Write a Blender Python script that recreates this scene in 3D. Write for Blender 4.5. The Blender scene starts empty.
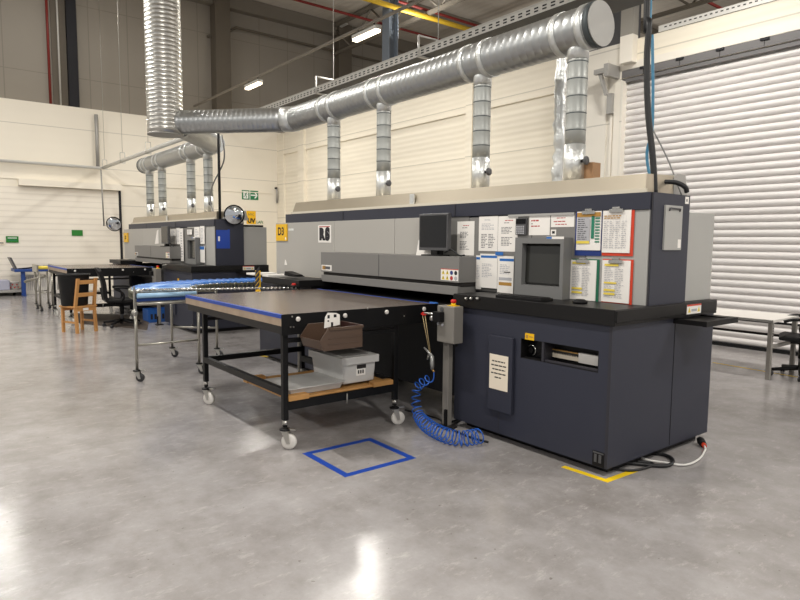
import bpy, bmesh, math, random
from mathutils import Vector, Matrix, Euler
random.seed(7)
sc = bpy.context.scene
COL = sc.collection
PI = math.pi

# ------------------------------------------------------------------ camera model (metres; +X along the machines, +Y into the hall)
CH, CF = 1.55, 618.6
CP, CT, CR = math.radians(5.371), math.radians(38.054), math.radians(.498)
_h = Vector((-math.cos(CT), math.sin(CT), 0)); _r = Vector((math.sin(CT), math.cos(CT), 0)); _z = Vector((0, 0, 1))
FW = _h*math.cos(CP) - _z*math.sin(CP); _u = _h*math.sin(CP) + _z*math.cos(CP)
RT = _r*math.cos(CR) + _u*math.sin(CR); UP = -_r*math.sin(CR) + _u*math.cos(CR)
CAM = Vector((0, 0, CH))

def at(u, v, x=None, y=None, z=None):
    """world point where the sight line through a photo point meets a known plane"""
    d = FW + RT*((u-400)/CF) + UP*((300-v)/CF)
    if x is not None: t = x/d.x
    elif y is not None: t = y/d.y
    else: t = (z-CH)/d.z
    return CAM + d*t

def rect_y(u0, v0, u1, v1, y):
    um, vm = (u0+u1)/2, (v0+v1)/2
    return at(u0, vm, y=y).x, at(u1, vm, y=y).x, at(um, v1, y=y).z, at(um, v0, y=y).z
def rect_x(u0, v0, u1, v1, x):
    um, vm = (u0+u1)/2, (v0+v1)/2
    return at(u0, vm, x=x).y, at(u1, vm, x=x).y, at(um, v1, x=x).z, at(um, v0, x=x).z

cd = bpy.data.cameras.new('camera'); cam = bpy.data.objects.new('camera', cd); COL.objects.link(cam)
cd.sensor_width = 36; cd.lens = CF/800*36; cd.clip_end = 200
M3 = Matrix((RT, UP, -FW)).transposed()
cam.matrix_world = Matrix.Translation(CAM) @ M3.to_4x4()
sc.camera = cam

# ------------------------------------------------------------------ materials
def s2l(c):
    return tuple(((v/255)/12.92 if v/255 <= .04045 else (((v/255)+.055)/1.055)**2.4) for v in c)
MATS = {}
def mat(name, rgb, rough=.5, metal=0., spec=.5, emit=0., coat=0., noise=0., nscale=6., bump=0., bscale=40., alpha=None):
    m = bpy.data.materials.new(name); m.use_nodes = True
    nt = m.node_tree; b = nt.nodes['Principled BSDF']
    c = s2l(rgb)
    b.inputs['Base Color'].default_value = (*c, 1); b.inputs['Roughness'].default_value = rough
    b.inputs['Metallic'].default_value = metal; b.inputs['Specular IOR Level'].default_value = spec
    b.inputs['Coat Weight'].default_value = coat
    if emit:
        b.inputs['Emission Color'].default_value = (*c, 1); b.inputs['Emission Strength'].default_value = emit
    if noise or bump:
        tc = nt.nodes.new('ShaderNodeTexCoord')
    if noise:
        n = nt.nodes.new('ShaderNodeTexNoise'); n.inputs['Scale'].default_value = nscale; n.inputs['Detail'].default_value = 6
        nt.links.new(tc.outputs['Object'], n.inputs['Vector'])
        mx = nt.nodes.new('ShaderNodeMix'); mx.data_type = 'RGBA'
        mx.inputs['A'].default_value = (*[v*(1-noise) for v in c], 1); mx.inputs['B'].default_value = (*[min(1, v*(1+noise)) for v in c], 1)
        nt.links.new(n.outputs['Fac'], mx.inputs['Factor']); nt.links.new(mx.outputs['Result'], b.inputs['Base Color'])
    if bump:
        n2 = nt.nodes.new('ShaderNodeTexNoise'); n2.inputs['Scale'].default_value = bscale; n2.inputs['Detail'].default_value = 4
        nt.links.new(tc.outputs['Object'], n2.inputs['Vector'])
        bp = nt.nodes.new('ShaderNodeBump'); bp.inputs['Strength'].default_value = bump; bp.inputs['Distance'].default_value = .01
        nt.links.new(n2.outputs['Fac'], bp.inputs['Height']); nt.links.new(bp.outputs['Normal'], b.inputs['Normal'])
    MATS[name] = m
    return m

def math_node(nt, op, a, b=None):
    n = nt.nodes.new('ShaderNodeMath'); n.operation = op
    for i, v in enumerate((a, b)):
        if v is None: continue
        if isinstance(v, (int, float)): n.inputs[i].default_value = v
        else: nt.links.new(v, n.inputs[i])
    return n.outputs[0]

def ribbed(name, rgb, rough, seam, rib, seam_dark=.72, axis='Z', vseam=0., vaxis='Y', bump=.25, off=0.):
    """sandwich wall panels: fine ribs, a joint every `seam` metres along axis, a vertical joint every `vseam` metres"""
    m = mat(name, rgb, rough, noise=.05, nscale=.7)
    nt = m.node_tree; b = nt.nodes['Principled BSDF']
    g = nt.nodes.new('ShaderNodeNewGeometry'); sp = nt.nodes.new('ShaderNodeSeparateXYZ')
    nt.links.new(g.outputs['Position'], sp.inputs[0])
    def line(ax, period, w, o=0.):
        f = math_node(nt, 'FRACT', math_node(nt, 'ADD', math_node(nt, 'DIVIDE', sp.outputs[ax], period), 100.5 + o))
        return math_node(nt, 'LESS_THAN', math_node(nt, 'ABSOLUTE', math_node(nt, 'SUBTRACT', f, .5)), w/period/2)
    lv = line(axis, seam, .022, off)
    if vseam: lv = math_node(nt, 'MAXIMUM', lv, line(vaxis, vseam, .03))
    src = b.inputs['Base Color'].links[0].from_socket
    mx = nt.nodes.new('ShaderNodeMix'); mx.data_type = 'RGBA'
    c = s2l(rgb); mx.inputs['B'].default_value = (*[v*seam_dark for v in c], 1)
    nt.links.new(lv, mx.inputs['Factor']); nt.links.new(src, mx.inputs['A']); nt.links.new(mx.outputs['Result'], b.inputs['Base Color'])
    if rib:
        wv = math_node(nt, 'SINE', math_node(nt, 'MULTIPLY', sp.outputs[axis], 2*PI/rib))
        bp = nt.nodes.new('ShaderNodeBump'); bp.inputs['Strength'].default_value = bump; bp.inputs['Distance'].default_value = .012
        nt.links.new(wv, bp.inputs['Height']); nt.links.new(bp.outputs['Normal'], b.inputs['Normal'])
    return m

def floor_mat():
    m = mat('polished_concrete', (150, 146, 142), .2, spec=.42)
    nt = m.node_tree; b = nt.nodes['Principled BSDF']
    g = nt.nodes.new('ShaderNodeNewGeometry')
    def noise(scale, detail, rough=.6, stretch=None):
        n = nt.nodes.new('ShaderNodeTexNoise'); n.inputs['Scale'].default_value = scale; n.inputs['Detail'].default_value = detail
        n.inputs['Roughness'].default_value = rough
        if stretch:
            mp = nt.nodes.new('ShaderNodeMapping'); mp.inputs['Scale'].default_value = stretch; mp.inputs['Rotation'].default_value = (0, 0, .6)
            nt.links.new(g.outputs['Position'], mp.inputs[0]); nt.links.new(mp.outputs[0], n.inputs['Vector'])
        else: nt.links.new(g.outputs['Position'], n.inputs['Vector'])
        return n.outputs['Fac']
    big = noise(.45, 5); mid = noise(2.6, 10, .72); sc_ = noise(14, 8, .8, (1, .4, 1)); dots = noise(26, 2)
    r = nt.nodes.new('ShaderNodeValToRGB'); r.color_ramp.elements[0].position = .36; r.color_ramp.elements[1].position = .64
    r.color_ramp.elements[0].color = (*s2l((126, 121, 118)), 1); r.color_ramp.elements[1].color = (*s2l((166, 163, 163)), 1)
    nt.links.new(math_node(nt, 'ADD', math_node(nt, 'MULTIPLY', big, .45), math_node(nt, 'MULTIPLY', mid, .55)), r.inputs[0])
    mx = nt.nodes.new('ShaderNodeMix'); mx.data_type = 'RGBA'; mx.inputs['B'].default_value = (*s2l((190, 186, 182)), 1)
    nt.links.new(r.outputs[0], mx.inputs['A'])
    st = nt.nodes.new('ShaderNodeMapRange'); st.inputs['From Min'].default_value = .54; st.inputs['From Max'].default_value = .7; st.inputs['To Max'].default_value = .55
    nt.links.new(sc_, st.inputs[0]); nt.links.new(st.outputs[0], mx.inputs['Factor'])
    m2 = nt.nodes.new('ShaderNodeMix'); m2.data_type = 'RGBA'; m2.inputs['B'].default_value = (*s2l((96, 88, 80)), 1)
    d = nt.nodes.new('ShaderNodeMapRange'); d.inputs['From Min'].default_value = .7; d.inputs['From Max'].default_value = .76; d.inputs['To Max'].default_value = .6
    nt.links.new(dots, d.inputs[0]); nt.links.new(d.outputs[0], m2.inputs['Factor']); nt.links.new(mx.outputs['Result'], m2.inputs['A'])
    nt.links.new(m2.outputs['Result'], b.inputs['Base Color'])
    rr = nt.nodes.new('ShaderNodeMapRange'); rr.inputs['To Min'].default_value = .13; rr.inputs['To Max'].default_value = .23
    nt.links.new(mid, rr.inputs[0]); nt.links.new(rr.outputs[0], b.inputs['Roughness'])
    bp = nt.nodes.new('ShaderNodeBump'); bp.inputs['Strength'].default_value = .035; bp.inputs['Distance'].default_value = .02
    nt.links.new(sc_, bp.inputs['Height']); nt.links.new(bp.outputs['Normal'], b.inputs['Normal'])
    return m
floor_mat()
ribbed('white_left', (236, 229, 214), .5, 1.08, .27, vseam=0, bump=.06, off=-.38)
ribbed('white_gate', (236, 229, 216), .5, .165, .165, vseam=0, bump=.1, seam_dark=.9)
ribbed('white_back', (238, 230, 212), .5, 1.17, .13, vseam=0, bump=.14, off=-.02)
ribbed('plate_white', (228, 223, 212), .5, 1.25, 0, vseam=0, off=.1)
ribbed('grey_cladding', (152, 145, 134), .6, 2.1, 0, seam_dark=.78, vseam=1.1, vaxis='Y')
ribbed('roof_deck', (206, 198, 186), .7, 3., .3, axis='Y', bump=.5, seam_dark=.8)
mat('shutter', (222, 218, 216), .42, noise=.03)
mat('shutter_box', (236, 230, 218), .45)
mat('dark_soffit', (112, 110, 110), .6)
mat('beam_grey', (124, 117, 106), .6); mat('column_grey', (104, 96, 84), .65, noise=.05); mat('steel_blue', (104, 112, 122), .5)
mat('steel_pale', (150, 146, 138), .5); mat('dark_panel', (84, 84, 88), .6)
mat('red_pipe', (128, 34, 26), .5); mat('yellow_pipe', (196, 160, 40), .5); mat('void', (24, 24, 30), .7)
mat('tray_steel', (208, 206, 200), .45, metal=.15); mat('tray_dark', (70, 68, 64), .6, metal=.3); mat('slot', (40, 40, 40), .7)
mat('galv', (178, 180, 180), .36, metal=.9, noise=.1, nscale=14)
mat('galv_flex', (196, 194, 188), .32, metal=.9, noise=.08, nscale=10)
mat('galv_riser', (166, 168, 164), .42, metal=.45, noise=.06, nscale=8)
mat('foil', (222, 224, 222), .34, metal=.75, bump=.5, bscale=45); mat('seam_dark', (78, 84, 86), .5, metal=.5); mat('cap_grey', (164, 162, 158), .5, metal=.3)
mat('navy', (49, 51, 63), .45, spec=.35, noise=.04); mat('navy_dark', (44, 43, 50), .5); mat('machine_grey', (172, 169, 163), .45); mat('machine_mid', (124, 122, 119), .45)
mat('panel_grey', (168, 167, 163), .45); mat('hood', (184, 174, 156), .32, metal=.75, noise=.08, nscale=3); mat('hood_base', (214, 206, 188), .5)
mat('black', (22, 21, 22), .5, spec=.22); mat('black_gloss', (16, 16, 18), .25, spec=.22); mat('worktop', (27, 26, 26), .4, spec=.22); mat('rubber', (20, 20, 21), .7, spec=.22); mat('body_black', (30, 30, 33), .55, spec=.22)
mat('screen', (20, 20, 22), .12); mat('crt_glass', (50, 50, 47), .12, spec=.6); mat('bezel', (78, 78, 80), .4); mat('housing', (116, 116, 115), .5)
mat('paper', (238, 234, 228), .7); mat('paper_warm', (236, 224, 204), .7); mat('ink', (92, 92, 96), .8); mat('ink_dark', (34, 32, 36), .8); mat('ink_red', (178, 52, 52), .8)
mat('ink_pale', (176, 176, 180), .8); mat('hl_yellow', (232, 208, 84), .7); mat('blue_print', (36, 104, 180), .6); mat('cell_green', (34, 124, 96), .7); mat('print_brown', (176, 132, 60), .7)
mat('clip_blue', (28, 52, 120), .4); mat('clip_red', (206, 62, 34), .4); mat('clip_green', (22, 104, 74), .4); mat('chrome', (206, 204, 198), .2, metal=1.)
mat('blue_sheet', (14, 62, 160), .5); mat('sign_yellow', (236, 184, 12), .45); mat('sign_green', (20, 116, 72), .45); mat('sign_green_flat', (32, 122, 38), .5); mat('sign_white', (236, 238, 234), .5)
mat('tape_blue', (22, 66, 160), .5); mat('tape_yellow', (232, 196, 22), .5); mat('tape_grey', (140, 134, 126), .6)
mat('table_ply', (92, 80, 72), .24, noise=.3, nscale=4); mat('table_edge', (164, 144, 124), .55, noise=.3, nscale=10); mat('frame_dark', (46, 43, 42), .5, spec=.22); mat('frame_black', (20, 20, 21), .42, spec=.22)
mat('wheel_white', (218, 214, 208), .45); mat('wheel_dark', (48, 48, 50), .5); mat('zinc', (190, 188, 182), .3, metal=.9)
mat('shelf_wood', (186, 138, 80), .6, noise=.2, nscale=9); mat('pine', (196, 142, 84), .5, noise=.15, nscale=10)
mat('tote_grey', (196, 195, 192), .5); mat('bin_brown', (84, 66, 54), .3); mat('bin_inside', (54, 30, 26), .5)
mat('roller_blue', (52, 112, 190), .3); mat('roller_pale', (150, 186, 216), .3); mat('roller_steel', (204, 202, 196), .22, metal=.9); mat('leg_steel', (168, 164, 154), .32, metal=.75); mat('rail_olive', (92, 92, 76), .5, metal=.3)
mat('ctrl_grey', (128, 124, 118), .45); mat('red_plastic', (204, 36, 28), .35); mat('yellow_plastic', (232, 190, 20), .4); mat('hose_blue', (40, 96, 190), .3); mat('string', (170, 150, 110), .8); mat('brass', (180, 140, 80), .35, metal=.6)
mat('gun_grey', (150, 150, 148), .35, metal=.5); mat('cable_white', (226, 224, 220), .5); mat('cable_black', (20, 20, 22), .5); mat('cable_blue', (66, 128, 160), .4); mat('cable_grey', (120, 120, 118), .5)
mat('desk_top', (224, 220, 214), .4); mat('desk_leg', (150, 146, 140), .4, metal=.3); mat('mirror_glass', (220, 224, 228), .03, metal=1.); mat('cardboard', (156, 120, 86), .7)
mat('blue_paint', (26, 62, 130), .45); mat('lilac_box', (172, 174, 192), .6); mat('white_plastic', (232, 228, 222), .5); mat('brown_mat', (78, 68, 60), .75); mat('blue_crate', (34, 92, 170), .5)
mat('lamp_glow', (255, 236, 204), .5, emit=7.)
mat('bin_black', (26, 26, 27), .5, spec=.22)

# ------------------------------------------------------------------ mesh builder
class MB:
    def __init__(s):
        s.bm = bmesh.new(); s.mats = []
    def mi(s, m):
        if m not in s.mats: s.mats.append(m)
        return s.mats.index(m)
    def _f(s, vs, m, smooth=False):
        try: f = s.bm.faces.new(vs)
        except ValueError: return
        f.material_index = s.mi(m); f.smooth = smooth
    def box(s, x0, x1, y0, y1, z0, z1, m, M=None):
        P = [Vector((x, y, z)) for x in (min(x0, x1), max(x0, x1)) for y in (min(y0, y1), max(y0, y1)) for z in (min(z0, z1), max(z0, z1))]
        if M is not None: P = [M @ p for p in P]
        v = [s.bm.verts.new(p) for p in P]
        for f in ((0, 1, 3, 2), (4, 6, 7, 5), (0, 4, 5, 1), (2, 3, 7, 6), (0, 2, 6, 4), (1, 5, 7, 3)): s._f([v[i] for i in f], m)
        return s
    def hexa(s, P, m):
        """8 corners in the order of box()"""
        v = [s.bm.verts.new(p) for p in P]
        for f in ((0, 1, 3, 2), (4, 6, 7, 5), (0, 4, 5, 1), (2, 3, 7, 6), (0, 2, 6, 4), (1, 5, 7, 3)): s._f([v[i] for i in f], m)
        return s
    def quad(s, P, m):
        s._f([s.bm.verts.new(p) for p in P], m); return s
    def prism(s, poly, d, m, smooth=False):
        """polygon (3-D points) swept by vector d"""
        d = Vector(d); a = [s.bm.verts.new(Vector(p)) for p in poly]; b = [s.bm.verts.new(Vector(p)+d) for p in poly]; n = len(a)
        s._f(a[::-1], m); s._f(b, m)
        for i in range(n): s._f([a[i], a[(i+1) % n], b[(i+1) % n], b[i]], m, smooth)
        return s
    def rings(s, pts, rad, m, n=16, caps=True, smooth=True, mfun=None, closed=False):
        """tube through pts with radius per point"""
        pts = [Vector(p) for p in pts]; N = len(pts)
        rad = rad if isinstance(rad, (list, tuple)) else [rad]*N
        T = []
        for i in range(N):
            a = pts[(i-1) % N] if (i > 0 or closed) else pts[i]; b = pts[(i+1) % N] if (i < N-1 or closed) else pts[i]
            t = (b-a)
            if t.length < 1e-9: t = T[-1].copy() if T else Vector((0, 0, 1))
            T.append(t.normalized())
        ref = Vector((0, 0, 1)) if abs(T[0].z) < .9 else Vector((1, 0, 0))
        nx = (ref - T[0]*ref.dot(T[0])).normalized(); R = []
        for i in range(N):
            if i:
                nx = nx - T[i]*nx.dot(T[i])
                nx = nx.normalized() if nx.length > 1e-6 else T[i].orthogonal().normalized()
            ny = T[i].cross(nx)
            R.append([s.bm.verts.new(pts[i] + (nx*math.cos(2*PI*k/n) + ny*math.sin(2*PI*k/n))*rad[i]) for k in range(n)])
        for i in range(N if closed else N-1):
            A, B = R[i], R[(i+1) % N]; mm = mfun(i) if mfun else m
            for k in range(n): s._f([A[k], A[(k+1) % n], B[(k+1) % n], B[k]], mm, smooth)
        if caps and not closed:
            s._f(R[0][::-1], mfun(0) if mfun else m); s._f(R[-1], mfun(N-2) if mfun else m)
        return s
    def cyl(s, p0, p1, r, m, n=16, r1=None, caps=True):
        return s.rings([p0, p1], [r, r if r1 is None else r1], m, n, caps)
    def tube(s, pts, r, m, n=8): return s.rings(pts, r, m, n)
    def lathe(s, c, prof, m, n=24, axis=(0, 0, 1)):
        """prof = [(r, h)...] turned about an axis through c"""
        ax = Vector(axis).normalized()
        return s.rings([Vector(c)+ax*h + ax*(1e-5*i) for i, (r, h) in enumerate(prof)], [max(r, 1e-4) for r, h in prof], m, n) if False else s._lathe(c, prof, m, n, ax)
    def _lathe(s, c, prof, m, n, ax):
        c = Vector(c); nx = ax.orthogonal().normalized(); ny = ax.cross(nx); R = []
        for r, h in prof:
            R.append([s.bm.verts.new(c + ax*h + (nx*math.cos(2*PI*k/n) + ny*math.sin(2*PI*k/n))*max(r, 1e-4)) for k in range(n)])
        for A, B in zip(R, R[1:]):
            for k in range(n): s._f([A[k], A[(k+1) % n], B[(k+1) % n], B[k]], m, True)
        s._f(R[0][::-1], m); s._f(R[-1], m)
        return s
    def text(s, body, size, M, m, depth=.0006, bold=0.):
        c = bpy.data.curves.new('t', 'FONT'); c.body = body; c.size = size; c.align_x = 'CENTER'; c.align_y = 'CENTER'; c.extrude = depth; c.offset = bold; c.resolution_u = 3
        o = bpy.data.objects.new('t', c); COL.objects.link(o)
        me = bpy.data.meshes.new_from_object(o)
        vs = [s.bm.verts.new(M @ v.co) for v in me.vertices]
        for p in me.polygons: s._f([vs[i] for i in p.vertices], m)
        bpy.data.objects.remove(o); bpy.data.curves.remove(c); bpy.data.meshes.remove(me)
        return s
    def build(s, name, parent=None, bevel=0., local=False, base=True):
        bm = s.bm
        bmesh.ops.recalc_face_normals(bm, faces=bm.faces)
        me = bpy.data.meshes.new(name); o = bpy.data.objects.new(name, me); COL.objects.link(o)
        if parent is not None:
            o.parent = parent
            if not local:
                L = Vector(parent.location); pp = parent.parent
                while pp is not None: L = L + Vector(pp.location); pp = pp.parent
                bmesh.ops.translate(bm, verts=bm.verts, vec=-L)
        elif base:
            xs = [v.co for v in bm.verts]
            L = Vector(((min(p.x for p in xs)+max(p.x for p in xs))/2, (min(p.y for p in xs)+max(p.y for p in xs))/2, min(p.z for p in xs)))
            bmesh.ops.translate(bm, verts=bm.verts, vec=-L); o.location = L
        bm.to_mesh(me); bm.free()
        for m in s.mats: me.materials.append(MATS[m])
        if bevel:
            b = o.modifiers.new('bevel', 'BEVEL'); b.width = bevel; b.segments = 2; b.limit_method = 'ANGLE'; b.angle_limit = math.radians(40)
        return o

def tag(o, label, cat, group=None):
    o['label'] = label; o['category'] = cat
    if group: o['group'] = group
    return o
def thing(name, loc, label, cat, group=None, rz=0.):
    o = bpy.data.objects.new(name, None); COL.objects.link(o); o.empty_display_size = .1
    o.location = loc; o.rotation_euler = (0, 0, rz)
    return tag(o, label, cat, group)
def struct(o): o['kind'] = 'structure'; return o
KIDS = lambda r: [o for o in bpy.data.objects if o.parent is r]
def copy_tree(r, d=None, parent=None):
    c = r.copy(); COL.objects.link(c)
    if parent is not None: c.parent = parent
    if d is not None: c.location = Vector(r.location) + Vector(d)
    for k in KIDS(r): copy_tree(k, None, c)
    return c
def dup(r, d, label, group=None):
    c = copy_tree(r, d); c['label'] = label
    if group: c['group'] = group
    return c
def arc(c, r, a0, a1, n, f): return [f(c, r, a0+(a1-a0)*i/n) for i in range(n+1)]
def spline(P, n=8):
    """Catmull-Rom through P"""
    P = [Vector(p) for p in P]; Q = [P[0]*2-P[1]] + P + [P[-1]*2-P[-2]]; out = []
    for i in range(1, len(Q)-2):
        for k in range(n):
            t = k/n; a, b, c, d = Q[i-1], Q[i], Q[i+1], Q[i+2]
            out.append(.5*((2*b)+(-a+c)*t+(2*a-5*b+4*c-d)*t*t+(-a+3*b-3*c+d)*t*t*t))
    out.append(P[-1]); return out
def face_M(o, normal='-Y'):
    """matrix for lettering lying on a wall that faces `normal`"""
    if normal == '-Y': R = Matrix(((1, 0, 0), (0, 0, -1), (0, 1, 0)))
    elif normal == '+X': R = Matrix(((0, 0, 1), (1, 0, 0), (0, 1, 0)))
    return Matrix.Translation(o) @ R.to_4x4()

# ================================================================== SETTING
XW, YB, YS = -20.3, 10.35, 9.65     # left wall, back wall, shutter wall
struct(MB().box(-21.6, 9, -9, 34, -.2, 0, 'polished_concrete').build('floor'))
struct(MB().box(-22, 9, -9, 34, 9.75, 9.95, 'roof_deck').build('ceiling'))
struct(MB().box(XW-.25, XW, -9, YB+.2, 0, 5.3, 'white_left').build('wall_left'))
struct(MB().box(XW-.75, XW-.5, -9, 34, 0, 9.75, 'grey_cladding').build('wall_left_upper'))
struct(MB().box(XW-.5, XW, -9, YB+.2, 5.3, 5.36, 'white_left').build('trim_1'))
w = MB(); w.box(XW, -7.45, YB, YB+.2, 0, 5.3, 'white_back')
w.box(-7.45, -6.25, YS, YS+.2, 0, 4.95, 'plate_white'); w.box(-7.5, -7.45, YS, YB+.2, 0, 4.95, 'plate_white')
w.box(-6.25, 5, YS, YS+.2, 4.35, 4.95, 'white_back'); w.box(3.2, 5, YS, YS+.2, 0, 4.35, 'white_back')
struct(w.build('wall_back'))
struct(MB().box(XW-.75, 9, 34, 34.25, 0, 9.75, 'grey_cladding').build('wall_far'))
# ribs and posts on the back wall
for i, (u0, u1) in enumerate(((297.5, 303.5), (465, 471.5))):
    xa, xb = at(u0, 150, y=YB-.12).x, at(u1, 150, y=YB-.12).x
    struct(MB().box(xa, xb, YB-.12, YB-.001, 0, 5.29, 'white_back').build('trim_%d' % (i+2)))
struct(MB().box(XW+.001, XW+.5, YB-.06, YB-.001, 0, 5.29, 'white_back').build('trim_4'))
struct(MB().box(XW+.5, -7.46, YB-.05, YB-.001, 4.55, 5.28, 'white_back').build('trim_5'))
# left wall: ribbed gate with its hood, black edge post
yl, yr = 2.35, 5.02
g = MB()
g.box(XW+.001, XW+.03, -3.5, yr-.06, .02, 3.0, 'white_gate')
g.box(XW+.001, XW+.2, yl, yr, 3.02, 3.2, 'white_left')
o = struct(g.build('door_2')); 
struct(MB().box(XW+.001, XW+.05, yr-.05, yr+.01, .9, 3.05, 'void').build('trim_6'))
struct(MB().box(XW+.001, XW+.025, -8, YB-.25, 3.2, 3.23, 'white_left').build('trim_7'))

# roller shutter (corrugated slats)
S = MB(); p = .108; zz = .05; xa, xb = -6.2, 3.1
prof = []
while zz < 4.2:
    for k in range(8):
        t = k/8; prof.append((YS+.10-.04*math.sin(PI*t)**.6 if k else YS+.10, zz+p*t))
    zz += p
prof.append((YS+.10, zz))
for a, b in zip(prof, prof[1:]):
    S.quad([(xa, a[0], a[1]), (xb, a[0], a[1]), (xb, b[0], b[1]), (xa, b[0], b[1])], 'shutter')
S.box(xa, xb, YS+.06, YS+.11, .0, .045, 'rubber'); S.box(xa, xb, YS+.055, YS+.07, .42, .45, 'black')
S.box(xa, xb, YS+.11, YS+.13, .0, 4.4, 'shutter')
o = S.build('door_1'); struct(o)
o2 = MB().box(-6.34, -6.18, YS-.05, YS+.12, 0, 4.3, 'shutter_box').box(-6.22, -6.18, YS-.06, YS-.05, 0, 4.3, 'plate_white').build('guide_rail', o)
hb = MB()
hb.box(-6.24, 3.2, YS-.012, YS-.001, 4.48, 4.6, 'shutter_box')
hb.box(-6.24, 3.2, YS+.02, YS+.05, 4.28, 4.349, 'dark_soffit').box(-6.24, 3.2, YS-.006, YS-.001, 4.352, 4.475, 'dark_soffit')
x = -5.9
while x < 3:
    hb.box(x, x+.12, YS-.03, YS-.006, 4.44, 4.475, 'void'); hb.box(x+.05, x+.06, YS-.008, YS-.006, 4.352, 4.45, 'frame_dark'); x += .62
hb.build('shutter_hood', o)
br = MB(); br.box(-6.56, -6.3, YS-.35, YS-.28, 4.42, 4.5, 'cap_grey'); br.box(-6.36, -6.28, YS-.36, YS-.001, 4.36, 4.56, 'cap_grey')
br.prism([(-6.5, YS-.32, 4.44), (-6.44, YS-.32, 4.44), (-6.3, YS-.32, 4.05), (-6.36, YS-.32, 4.05)], (0, .05, 0), 'cap_grey')
br.box(-6.44, -6.34, YS-.12, YS-.001, 3.78, 4.12, 'cap_grey'); br.box(-6.42, -6.37, YS-.04, YS-.001, 2., 3.78, 'shutter_box')
br.build('bracket', o)
struct(MB().box(-7.2, -6.5, YS-.03, YS-.001, 0, 4.7, 'plate_white').build('trim_8'))

# ================================================================== HALL ABOVE
def col_thing(name, x0, x1, y0, y1, z0, z1, m, label, shape='box'):
    b = MB()
    if shape == 'box': b.box(x0, x1, y0, y1, z0, z1, m)
    else:                                   # I-section
        t = .03; xm = (x0+x1)/2
        b.box(x0, x1, y0, y0+t, z0, z1, m); b.box(x0, x1, y1-t, y1, z0, z1, m); b.box(xm-t/2, xm+t/2, y0+t, y1-t, z0, z1, m)
    return struct(tag(b.build(name, bevel=.01), label, 'column'))
col_thing('column', XW-.5, XW-.05, 8.14, 8.66, 5.37, 9.7, 'column_grey', 'brown-grey column rising above the white left wall, nearest the big vertical duct')
col_thing('column', XW-.5, XW-.05, 12.93, 13.5, 0, 9.7, 'column_grey', 'grey column far off behind the bright lamp')
col_thing('steel_column', -15.55, -15.2, 11.4, 11.75, 0, 9.7, 'steel_blue', 'blue-grey steel column standing behind the slotted cable tray', 'I')
struct(MB().box(-6.2, -5.97, YS-.16, YS-.001, 4.56, 5.0, 'shutter_box').box(-6.2, -5.97, YS-.16, YS-.001, 5.0, 9.7, 'steel_pale').build('trim_9'))
struct(MB().box(-7.6, -6.3, YS+.5, YS+.6, 4.6, 9.7, 'dark_panel').build('wall_dark_panel'))
tag(MB().box(XW-.49, XW-.3, 3.79, 4.05, 5.37, 9.7, 'void').build('dark_recess_strip'), 'near-black vertical strip standing in for a dark recess in the grey wall above the white left wall', 'shaft')  # solid near-black strip; its colour stands in for the darkness of a recess
tag(MB().cyl((XW-.4, 3.31, 5.37), (XW-.4, 3.31, 9.7), .035, 'red_pipe', 10).build('red_pipe'), 'thin red upright pipe on the grey upper wall', 'pipe')
tag(MB().cyl((XW-.38, 3.57, 5.37), (XW-.38, 3.57, 9.7), .025, 'tray_steel', 8).build('conduit'), 'pale upright conduit between the red pipe and the dark recess strip', 'pipe')
tag(MB().box(XW-.49, XW-.44, 3.4, 3.78, 5.37, 9.7, 'column_grey').build('upright_trunking'), 'brown-grey upright trunking behind the pale conduit on the upper left wall', 'trunking')
o = MB(); o.rings([(XW-.42, 8.0, 8.28), (XW-.3, 8.66, 8.52), (XW-.3, 8.97, 8.74), (XW-.3, 14.5, 8.7), (XW-.3, 22, 8.7)], .045, 'column_grey', 6)
tag(o.build('wall_conduit'), 'dark conduit running along the upper grey wall with a kink by the column', 'pipe')
# roof structure
def truss(x0, x1, y, zt, zb, n, m):
    b = MB(); b.box(x0, x1, y-.08, y+.08, zt-.12, zt, m); b.box(x0, x1, y-.06, y+.06, zb, zb+.1, m)
    for i in range(n):
        a = x0+(x1-x0)*i/n; c = x0+(x1-x0)*(i+.5)/n; d = x0+(x1-x0)*(i+1)/n
        b.cyl((a, y, zt-.1), (c, y, zb+.05), .035, m, 6); b.cyl((c, y, zb+.05), (d, y, zt-.1), .035, m, 6)
    return b
for i, y in enumerate((12.9, 18.5, 24.5)):
    t = truss(XW-.4, 6, y, 9.7, 8.55, 11, 'beam_grey').build('roof_truss')
    tag(t, ['grey lattice roof truss nearest behind the back wall', 'grey lattice roof truss in the middle of the far hall', 'grey lattice roof truss deepest in the far hall'][i], 'truss', 'roof trusses')
for i, x in enumerate((-17.2, -13.4, -9.6, -5.8, -2.)):
    tag(MB().box(x-.06, x+.06, -8, 33.5, 9.45, 9.74, 'beam_grey').build('purlin'), ['grey roof purlin over the left wall', 'grey roof purlin, second from the left wall', 'grey roof purlin, third from the left wall', 'grey roof purlin over the cable tray end', 'grey roof purlin above the roller shutter'][i], 'beam', 'roof purlins')
struct(MB().box(XW-.5, XW-.2, -8, 33.5, 9.3, 9.74, 'beam_grey').build('trim_10'))
p0 = at(398, 7, z=8.5); p1 = at(495, 38.5, z=8.5)
yx = (p0.x+p1.x)/2
tag(MB().rings([(yx, 6, 8.5), (yx, 33, 8.5)], .075, 'yellow_pipe', 12).build('yellow_pipe'), 'thick yellow pipe hanging under the roof above the cable tray', 'pipe')
for u, v, zz, lab in ((420, 8, 8.9, 'thin red sprinkler pipe beside the yellow pipe under the roof'), (340, 12, 9.2, 'thin red sprinkler pipe close to the grey wall under the roof'), (720, 8, 8.8, 'thin red sprinkler pipe above the roller shutter')):
    q = at(u, v, z=zz)
    tag(MB().rings([(q.x, 9.5, zz), (q.x, 33, zz)], .045, 'red_pipe', 8).build('sprinkler_pipe'), lab, 'pipe')
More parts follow.
